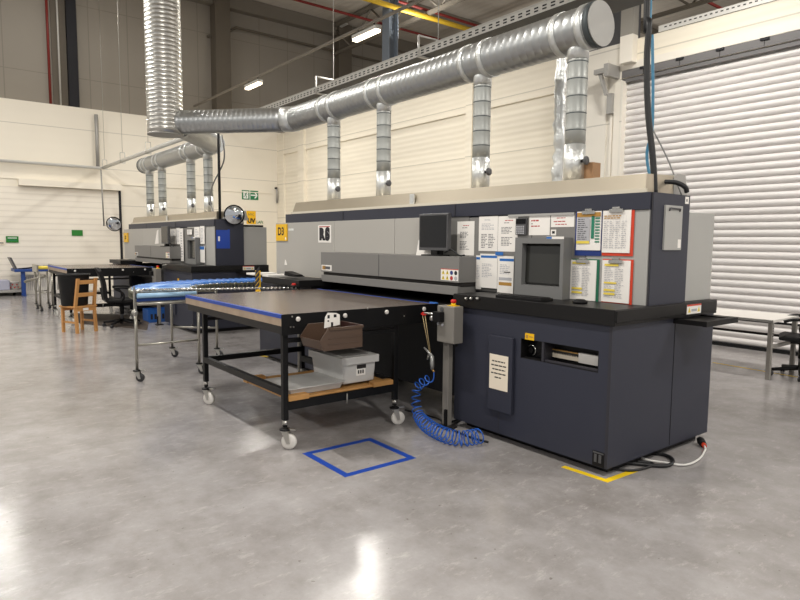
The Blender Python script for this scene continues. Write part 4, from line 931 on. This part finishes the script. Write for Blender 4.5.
for k in (.25, .5): b.box(xn, xn+.004, ya+.04, yb_-.03, nz0+(nz1-nz0)*k, nz0+(nz1-nz0)*k+.006, 'bin_brown')
b.build('rib', t)
q0_, q1_, z0_, z1_ = rect_x(324.5, 312.5, 340, 327.5, -3.76)
b = MB().prism([(-3.766, q0_, z0_), (-3.766, q1_, z0_+.015), (-3.766, q1_, z1_-.02), (-3.766, q1_-.03, z1_-.006), (-3.766, q0_+.03, z1_), (-3.766, q0_+.008, z1_-.03)], (.004, 0, 0), 'paper')
for a, c, e, f in ((.2, .62, .14, .22), (.6, .66, .18, .2), (.42, .05, .14, .3), (.2, .4, .1, .1)): b.box(-3.762, -3.7612, q0_+(q1_-q0_)*a, q0_+(q1_-q0_)*(a+e), z0_+(z1_-z0_)*c, z0_+(z1_-z0_)*(c+f), 'ink_dark')
tag(b.build('hang_tag'), 'white cut-out tag standing up over the brown bin edge', 'tag')
y0, z0 = ya, nz0
q = at(327.5, 351, z=.6)


# ================================================================== FLOOR MARKS, CABLES
def tape_loop(P, w_, m, name, label, closed=True, z=.0015):
    """ground tape along a polyline with mitred corners"""
    P = [Vector((p[0], p[1], 0)) for p in P]; n = len(P); b = MB(); V = []
    for i in range(n):
        a = P[i-1] if (closed or i) else None; c = P[(i+1) % n] if (closed or i < n-1) else None
        d1 = (P[i]-a).normalized() if a is not None else (c-P[i]).normalized(); d2 = (c-P[i]).normalized() if c is not None else d1
        n1 = Vector((-d1.y, d1.x, 0)); n2 = Vector((-d2.y, d2.x, 0)); k = (n1+n2); k = k/ k.dot(n1) if k.length > .1 else n1
        V.append((P[i]+k*w_/2, P[i]-k*w_/2))
    for i in range(n if closed else n-1):
        (a, c), (d, e) = V[i], V[(i+1) % n]
        b.prism([(a.x, a.y, 0), (c.x, c.y, 0), (e.x, e.y, 0), (d.x, d.y, 0)], (0, 0, z), m)
    return tag(b.build(name), label, 'tape')
tape_loop([(-3.88, 2.185), (-3.355, 2.185), (-3.355, 2.745), (-3.88, 2.745)], .05, 'tape_blue', 'floor_tape', 'blue tape square stuck on the floor in front of the coiled hose')
tape_loop([at(563, 466.5, z=0), (-2.255, 3.50), at(635, 470.5, z=0)], .045, 'tape_yellow', 'floor_tape', 'yellow tape corner on the floor around the machine cabinet', closed=False)
tape_loop([at(256, 355, z=0), at(269, 357, z=0)], .06, 'tape_yellow', 'floor_tape', 'short yellow tape piece on the floor at the machine left foot', closed=False)
tape_loop([at(713, 362.5, z=0), at(800, 377.5, z=0), at(1000, 410, z=0)], .035, 'tape_yellow', 'floor_tape', 'thin yellow tape line on the floor along the roller shutter', closed=False)
P = [at(640, 457, z=.012), at(648, 460, z=.012), at(665, 462.5, z=.012), at(685, 464.8, z=.012), at(699, 459, z=.012), at(705, 450, z=.015), at(704.5, 446, z=.02)]
t = thing('power_cord', P[3], 'white power cord looping on the floor to a black plug', 'cable')
MB().tube(spline([P[0]+Vector((-.015, .02, .0))]+P), .0075, 'cable_white', 8).build('cord', t)
q = at(701, 441, z=.03); d = (q-P[-1]).normalized()
MB().rings([P[-1], P[-1]+d*.03], .017, 'clip_red', 12).rings([P[-1]+d*.03, q, q+d*.03], [.024, .03, .024], 'black', 14).build('plug', t)
for i, (Q, lab) in enumerate((([at(650, 452, z=.015), at(668, 456, z=.015), at(673, 462, z=.015), at(664, 466, z=.015), at(640, 464, z=.015), at(622, 462, z=.02)], 'thick black cable loop under the cabinet edge beside the white cord'), ([at(612, 468.5, z=.01), at(632, 470.5, z=.01), at(650, 466.5, z=.01), at(652, 463, z=.01), at(636, 461.5, z=.01)], 'black cable curl lying over the yellow tape corner'))):
    tag(MB().tube(spline(Q), .013 if i == 0 else .009, 'cable_black', 8).build('floor_cable'), lab, 'cable')
# hanging cables above the tower
tx, ty = -2.36, 4.12
P = [at(649.5, -60, y=ty), at(649, 20, y=ty), at(647, 60, y=ty), at(648, 110, y=ty), at(653, 160, y=ty), at(655, 187, y=ty)]
P[-1].z = 1.902
tag(MB().tube(spline([Vector((P[0].x, ty, 9.7))]+P), .022, 'cable_black', 10).build('hanging_cable'), 'thick black cable hanging from the roof to the top of the navy tower', 'cable')
P = [at(653, -60, y=ty+.1), at(652.5, 40, y=ty+.1), at(653, 90, y=ty+.1), at(652, 130, y=ty+.1), at(647, 152, y=ty+.1), at(649, 172, y=ty+.1), at(655, 186, y=ty+.1)]; P[-1].z = 1.905
tag(MB().tube(spline([Vector((P[0].x, ty+.1, 9.7))]+P), .011, 'cable_blue', 8).build('hanging_cable'), 'thin blue hose hanging beside the thick black cable above the navy tower', 'cable')
P = [at(653, 130, y=4.4), at(668, 160, y=4.4), at(682, 187, y=4.4)]; P[-1].z = 1.905
tag(MB().tube(spline(P), .006, 'cable_grey', 6).build('hanging_cable'), 'thin grey wire slanting down to the tower back corner', 'cable')
P = [at(655, 184, y=4.2), at(664, 182, y=4.25), at(676, 182.5, y=4.3), at(685, 187, y=4.33), at(687, 192, y=4.35)]; P[-1].z = 1.919
tag(MB().tube(spline(P), .017, 'cable_black', 8).build('bent_hose'), 'black hose bending over the tower top to its outer edge', 'hose')
P = [at(216.5, 100, y=4.0), at(216.5, 217, y=4.0)]
tag(MB().tube([(P[1].x, 4.06, DZ+.3), (P[1].x, 4.06, 1.902)], .024, 'cable_black', 8).build('hanging_cable'), 'straight black cable dropping onto the farther machine tower', 'cable')
P = [at(222, 135, y=4.1), at(224, 160, y=4.1), at(212, 187, y=4.1), at(211, 205, y=4.1), at(217, 216, y=4.1)]; P[-1].z = 1.905
tag(MB().tube(spline(P), .012, 'cable_grey', 6).build('hanging_cable'), 'thin looping grey cable beside the straight black cable of the farther machine', 'cable')
x0, x1, z0, z1 = rect_y(583.5, 163, 595.5, 176, 4.38)
tag(MB().box(x0, x1, 4.34, 4.45, 2.043, z1, 'cardboard').build('cardboard_box', bevel=.003), 'brown cardboard box on the machine hood beside the rightmost riser', 'box')

# ================================================================== SECOND MACHINE'S OWN THINGS
tag(copy_tree(MON, (MDX, 0, 0)), 'flat dark monitor on the farther machine', 'monitor', 'flat monitors')
tag(copy_tree(PED, (MDX, 0, 0)), 'grey control box on a post at the farther machine', 'control box', 'control pedestals')
G2 = 'papers on the farther machine'
for rc, lab in (((170.5, 229, 176, 244), 'narrow white sheet on the farther machine, just right of its monitor'), ((176.5, 228, 180, 244), 'white sheet on the farther machine, second from its monitor'), ((180.3, 228.5, 183.5, 261), 'tall white strip of sheets left of the farther control screen'),
                ((187.2, 229.5, 192, 234.5), 'small white note above the farther control screen'), ((194.5, 227, 199.8, 246), 'white sheet on the farther machine, right of its control screen'), ((200.3, 226, 204.6, 244), 'white sheet with a red stripe at the right end of the farther machine face')):
    paper_at(rc, lab, lambda b, x0, x1, z0, z1, y, w, h: lines(b, x0+w*.15, x1-w*.1, z0+h*.1, z1-h*.1, y, 10, 'ink_pale', int(h*1e4) % 97), y=YP, group=G2)
paper_at((199.8, 246, 205, 262.5), 'white sheet with a blue clip low on the farther machine face', lambda b, x0, x1, z0, z1, y, w, h: b.box(x0+w*.1, x1-w*.1, y-.004, y, z1-.06, z1-.005, 'blue_print') and None, y=YP, group=G2)
pa, pb, pc, pd = at(154.8, 244, y=3.865), at(158.6, 243.5, y=3.865), at(158.4, 229.5, y=3.865), at(157, 230.5, y=3.865)
tag(MB().prism([pa, pb, pc, pd], (0, .003, 0), 'paper').build('paper_sheet'), 'white pointed sheet just left of the farther monitor', 'paper', G2)
xs = -2.275+MDX; y0, y1, z0, z1 = rect_x(216.3, 230, 229.8, 248.5, xs)
b = MB().box(xs, xs+.004, y0, y1, z0, z1, 'blue_sheet').box(xs+.004, xs+.005, y0+.03, y0+.06, z0+(z1-z0)*.4, z1-(z1-z0)*.35, 'paper').box(xs+.0005, xs+.0045, y0+.2, y1, z1, z1+.01, 'blue_sheet')
tag(b.build('blue_folder'), 'bright blue folder stuck on the navy side of the farther machine', 'folder')
q = at(126.5, 238, y=3.779)
x0, x1, z0, z1 = rect_y(123.4, 233, 127.2, 242.2, 3.84); b = MB().box(x0, x1, 3.845, 3.869, z0, z1, 'sign_yellow'); b.text('D2', (z1-z0)*.5, face_M(((x0+x1)/2, 3.8445, (z0+z1)/2), '-Y'), 'ink_dark', bold=.004)
tag(b.build('machine_sign'), 'small yellow sign at the left end of the farther machine', 'sign')
m2 = at(234.2, 215, x=-9.95)
convex_mirror(m2, .165, (.85, -.5, -.1), 'round convex mirror at the top corner of the farther machine', [(m2.x-.04, m2.y, m2.z), (m2.x-.08, m2.y-.12, m2.z-.05), (-10.13, 4.1, 1.905)])
tag(MB().box(-10.8, -10.14, 4.5, 4.86, 1.787, 1.82, 'black').build('flat_box'), 'flat black box lying on the grey rear cabinet of the farther machine', 'box')
tag(MB().box(-7.9, -7.75, 4.78, 5.05, 0, 1.12, 'body_black').box(-7.92, -7.73, 4.76, 5.07, 1.12, 1.15, 'worktop').build('low_cabinet', bevel=.004), 'narrow black stand in the gap between the two machines', 'cabinet')

# ================================================================== CURVED ROLLER CONVEYOR
CC = Vector((-7.02, 3.36, 0)); RI, RO, ZR = .84, 1.52, .985
t = thing('roller_conveyor', (-7.9, 2.6, 0), 'curved roller conveyor with blue rollers on chrome legs beside the feed table', 'conveyor')
QL = PI/2; LST = 1.25; RM = (RI+RO)/2                       # quarter turn, then a straight run along the gap between the machines
LT = RM*QL + LST
def pol(r, s_, z):
    """point at distance s_ along the bed, r from the bend centre"""
    if s_ <= RM*QL:
        a = -PI/2 - s_/RM; return Vector((CC.x+r*math.cos(a), CC.y+r*math.sin(a), z))
    return Vector((CC.x-r, CC.y+s_-RM*QL, z))
NR = 34
for rr_, nm in ((RI, 'inner'), (RO, 'outer')):
    b = MB(); pts = [pol(rr_, LT*i/50, 0) for i in range(51)]
    for dz in (-.01, -.075): b.tube([p+Vector((0, 0, ZR+dz)) for p in pts], .009, 'rail_olive', 6)
    for i in range(50):                                        # scissor links
        b.cyl(pts[i]+Vector((0, 0, ZR-.08)), pts[i+1]+Vector((0, 0, ZR+.005)), .007, 'rail_olive', 5); b.cyl(pts[i]+Vector((0, 0, ZR+.005)), pts[i+1]+Vector((0, 0, ZR-.08)), .007, 'rail_olive', 5)
    b.build('side_rail', t)
for i in range(NR):
    a = LT*(i+.3)/NR
    m = 'roller_steel' if i == 0 else ('roller_pale' if i in (2, 7) else 'roller_blue')
    b = MB(); b.cyl(pol(RI+.03, a, ZR), pol(RO-.03, a, ZR), .024, m, 14); b.cyl(pol(RI, a, ZR), pol(RO, a, ZR), .008, 'zinc', 6); b.build('roller', t)
def conv_leg(Pi, Po, zt=ZR-.08):
    for p in (Pi, Po):
        MB().cyl(p+Vector((0, 0, .12)), p+Vector((0, 0, zt)), .016, 'leg_steel', 10).build('leg', t)
        c = caster('caster', t, p.x, p.y, .95, 'wheel_dark', R=.045, stem=.12)
    for z in (.4, zt-.02): MB().cyl(Pi+Vector((0, 0, z)), Po+Vector((0, 0, z)), .013, 'leg_steel', 8).build('cross_bar', t)
for Pi, Po in ((Vector((-7.02, 2.54, 0)), Vector((-7.02, 1.85, 0))), (Vector((-7.87, 3.09, 0)), Vector((-8.26, 2.63, 0))), (pol(RI+.02, LT-.1, 0), pol(RO-.02, LT-.1, 0))): conv_leg(Pi, Po)
b = MB(); a = -.01                                   # end bracket: plates, hooks
for r_ in (RI, RO):
    p = pol(r_, a, 0); b.box(p.x-.012, p.x+.012, p.y-.008, p.y+.008, ZR-.2, ZR+.06, 'zinc'); b.lathe(p+Vector((0, 0, ZR-.22)), [(.012, -.04), (.03, -.02), (.03, .02), (.012, .04)], 'zinc', 12, (1, 0, 0))
for dz in (-.09, -.13): b.cyl(pol(RI, a, ZR+dz), pol(RO, a, ZR+dz), .011, 'leg_steel', 8)
b.build('end_bracket', t)
MB().box(CC.x+.02, CC.x+.035, CC.y-RO+.02, CC.y-RI-.02, ZR-.105, ZR-.065, 'blue_paint').build('cross_plate', t)
MB().cyl((CC.x+.05, CC.y-RO+.02, ZR-.04), (CC.x+.05, CC.y-RI-.02, ZR-.04), .027, 'roller_pale', 14).build('roller', t)
MB().cyl((CC.x+.03, CC.y-RO+.02, ZR-.13), (CC.x+.03, CC.y-RI-.02, ZR-.13), .018, 'leg_steel', 10).build('end_bar', t)
b = MB(); r0_, r1_ = Vector((-7.06, 1.88, 1.003)), Vector((-6.43, 3.52, 1.003)); dr = (r1_-r0_).normalized(); b.cyl(r0_, r1_, .008, 'zinc', 6)
for k in range(38):
    p = r0_.lerp(r1_, (k+.5)/38); b.cyl(p-dr*.013, p+dr*.013, .014, 'roller_steel', 8)
b.build('wheel_rail', t)
MB().cyl(r1_+Vector((0, 0, -.003)), (r1_.x, r1_.y, 0), .016, 'leg_steel', 8).build('leg', t)
bq = at(157, 321, z=0)
cr = MB(); cr.box(bq.x-.18, bq.x+.18, bq.y-.2, bq.y+.2, 0, .02, 'blue_crate')
for sx in (-1, 1): cr.box(bq.x+sx*.18-.008, bq.x+sx*.18+.008, bq.y-.2, bq.y+.2, .02, .24, 'blue_crate'); cr.box(bq.x-.18, bq.x+.18, bq.y+sx*.2-.008, bq.y+sx*.2+.008, .02, .24, 'blue_crate')
for k in range(5): cr.box(bq.x+.188, bq.x+.192, bq.y-.17+.07*k, bq.y-.13+.07*k, .06, .16, 'ink_dark')
tag(cr.build('plastic_crate'), 'small blue plastic crate on the floor under the roller conveyor', 'crate')

# ================================================================== CHAIRS AND BIN
bl = at(77.6, 333.6, z=0); brr = bl + Vector((-.41, .904, 0))*.345
cv = (brr-bl); ang = math.atan2(cv.y, cv.x)                      # chair width direction
cw = cv.length
mid = (bl+brr)/2; depth = .36
t = thing('wooden_chair', (mid.x, mid.y, 0), 'plain light wooden chair holding a black tub, its slatted back towards the camera', 'chair', rz=ang)
# local: x along the width, y forward (away from the backrest)
hz = .905; W2 = cw/2
for s_ in (-1, 1):
    P = [(s_*W2, 0, 0), (s_*W2, .03, .44), (s_*W2*.94, -.05, hz)]
    b = MB(); 
    for (p, q_) in zip(P, P[1:]):
        b.hexa([(p[0]-.022, p[1]-.018, p[2]), (q_[0]-.022, q_[1]-.018, q_[2]), (p[0]-.022, p[1]+.022, p[2]), (q_[0]-.022, q_[1]+.022, q_[2]), (p[0]+.022, p[1]-.018, p[2]), (q_[0]+.022, q_[1]-.018, q_[2]), (p[0]+.022, p[1]+.022, p[2]), (q_[0]+.022, q_[1]+.022, q_[2])], 'pine')
    b.build('rear_leg', t, local=True)
    MB().box(s_*W2-.02, s_*W2+.02, depth-.02, depth+.02, 0, .42, 'pine').build('front_leg', t, local=True)
MB().box(-W2-.035, W2+.035, .0, depth+.05, .42, .445, 'pine').build('seat', t, local=True, bevel=.004)
MB().box(-W2+.02, W2-.02, .01, .03, .36, .42, 'pine').box(-W2+.02, W2-.02, depth-.01, depth+.01, .36, .42, 'pine').box(-.05, .05, .008, .0095, .37, .41, 'paper').build('apron', t, local=True)
for z0_, z1_, yy in ((.81, .875, -.036), (.6, .665, -.002)): MB().box(-W2+.015, W2-.015, yy-.008, yy+.012, z0_, z1_, 'pine').build('back_slat', t, local=True, bevel=.003)
for s_ in (-1, 1): MB().box(s_*W2-.012, s_*W2+.012, .03, depth-.02, .16, .19, 'pine').build('stretcher', t, local=True)
cu = Vector((math.cos(ang), math.sin(ang), 0)); cf = Vector((-math.sin(ang), math.cos(ang), 0))
bc = Vector((mid.x, mid.y, 0)) + cf*.25 - cu*.03
r = MB(); r.lathe((bc.x, bc.y, .446), [(.19, 0), (.2, .01), (.235, .47), (.24, .5), (.258, .505), (.258, .525), (.235, .525), (.228, .47), (.18, .03)], 'bin_black', 32)
tag(r.build('black_tub'), 'black plastic tub standing on the seat of the wooden chair', 'tub')

def office_chair(loc, rz, label, scale_back=1.):
    t = thing('office_chair', (loc[0], loc[1], 0), label, 'chair', 'office chairs', rz=rz)   # local +x is where the sitter faces
    b = MB(); b.cyl((0, 0, .1), (0, 0, .4), .028, 'bezel', 12); b.cyl((0, 0, .22), (0, 0, .4), .035, 'black', 12); b.box(-.1, .12, -.09, .09, .4, .43, 'black'); b.build('column', t, local=True)
    b = MB(); 
    for k in range(5):
        a = 2*PI*k/5+.3; e = Vector((.31*math.cos(a), .31*math.sin(a), .075)); b.rings([(0, 0, .11), e], [.03, .018], 'black', 8)
    b.build('star_base', t, local=True)
    for k in range(5):
        a = 2*PI*k/5+.3; c_, s_ = math.cos(a), math.sin(a); e = Vector((.31*c_, .31*s_, .028)); n = Vector((-s_, c_, 0)).lerp(Vector((c_, s_, 0)), .3).normalized()
        m_ = MB()
        for s2 in (-1, 1): m_.lathe(e+n*(.012*s2), [(.012, -.009), (.028, -.007), (.028, .007), (.012, .009)], 'wheel_dark', 14, n)
        m_.cyl(e+Vector((0, 0, .02)), e+Vector((0, 0, .06)), .012, 'black', 8); m_.build('caster', t, local=True)
    s = MB(); pr = [(-.23, .445), (-.22, .5), (0, .49), (.18, .505), (.24, .48), (.24, .45), (.1, .435)]
    s.prism([(x, -.23, z) for x, z in pr], (0, .46, 0), 'black'); s.build('seat', t, local=True, bevel=.03)
    # backrest: curved shell
    k = MB(); cols = 8; prof = [(-.24, .46), (-.27, .56), (-.275, .68), (-.29, .82), (-.34, .97), (-.38, 1.05)]
    cs = spline([(x, 0, z) for x, z in prof], 4); T = []
    for th in (0., .05):
        g_ = []
        for i, p in enumerate(cs):
            hw = .21*(1 if i < len(cs)-4 else 1-.09*(i-len(cs)+4)); g_.append([k.bm.verts.new((p.x-th+.035*abs(2*j/cols-1)**2, -hw+2*hw*j/cols, p.z)) for j in range(cols+1)])
        T.append(g_)
    for g_ in T:
        for a, b in zip(g_, g_[1:]):
            for j in range(cols): k._f([a[j], a[j+1], b[j+1], b[j]], 'black', True)
    F, B = T
    for a, b in zip(range(len(F)-1), range(1, len(F))):
        for j in (0, cols): k._f([F[a][j], B[a][j], B[b][j], F[b][j]], 'black')
    for i in (0, -1):
        for j in range(cols): k._f([F[i][j], F[i][j+1], B[i][j+1], B[i][j]], 'black')
    k.build('backrest', t, local=True)
    MB().rings([(-.05, 0, .43), (-.2, 0, .42), (-.3, 0, .5), (-.33, 0, .7)], .02, 'black', 8).build('back_bracket', t, local=True)
    for s_ in (-1, 1):
        b = MB(); y = s_*.26
        b.rings(spline([(-.02, y-.05*s_, .45), (.02, y, .52), (.0, y, .62), (-.12, y, .69), (-.05, y, .705), (.1, y, .7), (.2, y, .67)][0:7], 5), .018, 'black', 8); b.build('armrest', t, local=True)
    return t
oc = at(122.5, 326, z=0)
OC = office_chair((oc.x, oc.y), math.radians(80), 'black office chair on casters between the wooden chair and the roller conveyor')
o3 = at(800, 377, z=0)
O2 = dup(OC, (o3.x-OC.location.x, o3.y-OC.location.y, 0), 'black office chair cut off by the photo edge beside the small desk'); O2.rotation_euler.z = math.radians(200)
M_ = [at(71, 313.5, z=0), at(80, 323.5, z=0), at(147, 330, z=0), at(150, 316, z=0)]
tag(MB().prism([(p.x, p.y, 0) for p in M_], (0, 0, .012), 'brown_mat').build('floor_mat'), 'dark brown mat on the floor behind the wooden chair', 'mat')

# desk by the shutter
lg = at(771, 380.5, z=0); cz = .78; cn = at(770.3, 320, z=.8)
dz = at(770.3, 319.7, y=cn.y).z
dy0 = lg.y-.03; dz = at(770.3, 320, y=dy0).z; dx1 = at(773.5, 320, y=dy0).x; dx0 = dx1-1.6
dy1 = at(792, 314.6, z=dz).y
t = thing('desk', ((dx0+dx1)/2, (dy0+dy1)/2, 0), 'small white-topped desk with grey steel legs in front of the roller shutter', 'desk')
MB().box(dx0, dx1, dy0, dy1, dz-.03, dz, 'desk_top').box(dx0, dx1, dy0-.002, dy0, dz-.03, dz-.002, 'cap_grey').build('desk_top', t, bevel=.003)
for x in (dx0+.04, dx1-.04):
    for y in (dy0+.05, dy1-.09): MB().box(x-.024, x+.024, y-.024, y+.024, 0, dz-.03, 'desk_leg').build('leg', t, bevel=.004)
    MB().box(x-.015, x+.015, dy0+.085, dy1-.125, .36, .4, 'desk_leg').build('cross_bar', t)
b = MB()
for k in range(4): b.cyl((dx1-.0165, dy0+.05, dz-.1-.03*k), (dx1-.012, dy0+.05, dz-.1-.03*k), .008, 'ink_dark', 8)
b.box(dx0+.075, dx1-.075, dy1-.11, dy1-.09, dz-.28, dz-.25, 'frame_dark'); b.build('rear_rail', t)

# ================================================================== FAR LEFT CORNER
q = at(24, 296, z=0); bx_ = q.x
z1 = at(24, 269, x=bx_).z; ya, yb = at(14, 270, x=bx_).y, at(38, 270, x=bx_).y
t = thing('blue_table', (bx_, q.y, 0), 'blue steel frame table at the left wall', 'table')
MB().box(bx_-.7, bx_+.1, ya, yb+.4, z1-.075, z1, 'blue_paint').build('table_top', t, bevel=.01)
MB().box(bx_-.04, bx_+.04, q.y-.05, q.y+.05, 0, z1-.075, 'blue_paint').build('leg', t, bevel=.006); MB().box(bx_-.5, bx_+.2, q.y-.04, q.y+.04, 0, .04, 'blue_paint').build('foot', t, bevel=.006)
p0, p1 = at(17.5, 268.5, x=bx_), at(11.5, 257.5, x=bx_)
t = thing('tilted_screen', (bx_-.2, p0.y, z1), 'dark flat screen tilted back on the blue frame table', 'screen')
MB().hexa([(bx_-.5, p0.y-.05, z1+.0), (bx_-.5, p1.y-.05, p1.z), (bx_-.5, p0.y, z1+.0), (bx_-.5, p1.y, p1.z), (bx_, p0.y-.05, z1+.0), (bx_, p1.y-.05, p1.z), (bx_, p0.y, z1+.0), (bx_, p1.y, p1.z)], 'bezel').build('panel', t)
MB().cyl((bx_-.02, p0.y+.02, z1), (bx_-.02, p0.y+.4, z1-.02+.06), .02, 'black', 8).build('stand', t)
# roller section with yellow end
c0 = at(40, 311.5, z=0); cx = c0.x
zt = at(40, 263, x=cx).z+.0; ya, yb = at(37.5, 275, x=cx).y, at(50, 275, x=cx).y-.45
t = thing('roller_stand', (cx, (ya+yb)/2, 0), 'short roller stand with a yellow end roller, left of the black table', 'conveyor')
for i in range(7):
    x = cx-.09*i; MB().cyl((x, ya+.02, zt-.1), (x, yb+.5, zt-.1), .035, 'hl_yellow' if i == 0 else 'roller_steel', 12).build('roller', t)
for yy in (ya, yb+.52): MB().box(cx-.6, cx+.04, yy-.015, yy+.015, zt-.2, zt-.04, 'leg_steel').build('side_rail', t)
for xx in (cx, cx-.55):
    for yy in (ya+.03, yb+.48):
        MB().cyl((xx, yy, .12), (xx, yy, zt-.2), .02, 'leg_steel', 8).build('leg', t); caster('caster', t, xx, yy, .4, 'wheel_dark', R=.045, stem=.12)
    MB().cyl((xx, ya+.03, .4), (xx, yb+.48, .4), .014, 'leg_steel', 8).build('cross_bar', t)
MB().rings([at(25, 281.8, x=cx-.5), at(45, 276, x=cx-.05)], .03, 'leg_steel', 6).build('brace', t)
# slatted white crate wall leaning
ya, yb = at(25.5, 285, x=-20.1).y, at(57, 285, x=-20.1).y; zt = at(40, 275, x=-20.1).z
b = MB(); n = 15
for i in range(n):
    y = ya+(yb-ya)*i/n; b.hexa([(-20.05, y, .05), (-20.2, y+.05, zt), (-20.08, y, .05), (-20.23, y+.05, zt), (-20.05, y+.04, .05), (-20.2, y+.09, zt), (-20.08, y+.04, .05), (-20.23, y+.09, zt)], 'white_plastic')
b.box(-20.1, -20.0, ya-.05, yb+.1, 0, .09, 'white_plastic'); b.box(-20.24, -20.2, ya, yb+.15, zt-.05, zt, 'white_plastic'); b.box(-20.28, -20.26, ya, yb+.1, 0, zt, 'cap_grey')  # grey backing sheet added as the shadow between the white slats
tag(b.build('slatted_panel'), 'white slatted panel leaning on the left wall under the blue table', 'panel')
px = -19.55
a = at(24, 294, x=px); ly = a.y; lz = at(12, 291.8, x=px).z
b = MB(); b.box(px-.7, px, -.5, ly, max(.1, lz-.06), max(.16, lz), 'cap_grey')
for yy in (ly-.12, 1.2, .2): b.box(px-.65, px-.05, yy-.06, yy+.06, 0, max(.1, lz-.06), 'frame_dark')
tag(b.build('pallet_platform'), 'low grey platform on the floor at the left photo edge', 'pallet'); lz = max(.16, lz)
y0, y1 = 1.3, at(10, 286, x=px-.1).y; zt = at(5, 280.3, x=px-.1).z
tag(MB().box(px-.6, px-.1, y0, y1, lz, zt, 'lilac_box').build('carton', bevel=.02), 'pale lilac carton on the low platform', 'box')
by = at(14.2, 286, x=px-.25).y; zt = at(14, 281.5, x=px-.25).z
t = thing('bucket', (px-.25, by, lz), 'white bucket with red marks standing beside the lilac carton', 'bucket')
MB().lathe((px-.25, by, lz), [(.1, 0), (.125, zt-lz-.02), (.135, zt-lz-.02), (.135, zt-lz), (.115, zt-lz), (.1, .03)], 'white_plastic', 24).build('body', t)
b = MB()
for k in range(5):
    a = -.9+.45*k; r = .118; c_ = Vector((px-.25+r*math.cos(a), by+r*math.sin(a), lz+.06+.08*(k % 2))); b.lathe(c_, [(.02, -.012), (.02, .004)], 'ink_red', 10, (math.cos(a), math.sin(a), 0))
b.build('print', t)
sc.view_settings.view_transform = 'Standard'; sc.view_settings.look = 'None'; sc.view_settings.gamma = 1; sc.view_settings.use_curve_mapping = False
sc.view_settings.exposure = 0.1
sc.cycles.max_bounces = 8; sc.cycles.diffuse_bounces = 5; sc.cycles.glossy_bounces = 4
sc.cycles.sample_clamp_indirect = 6
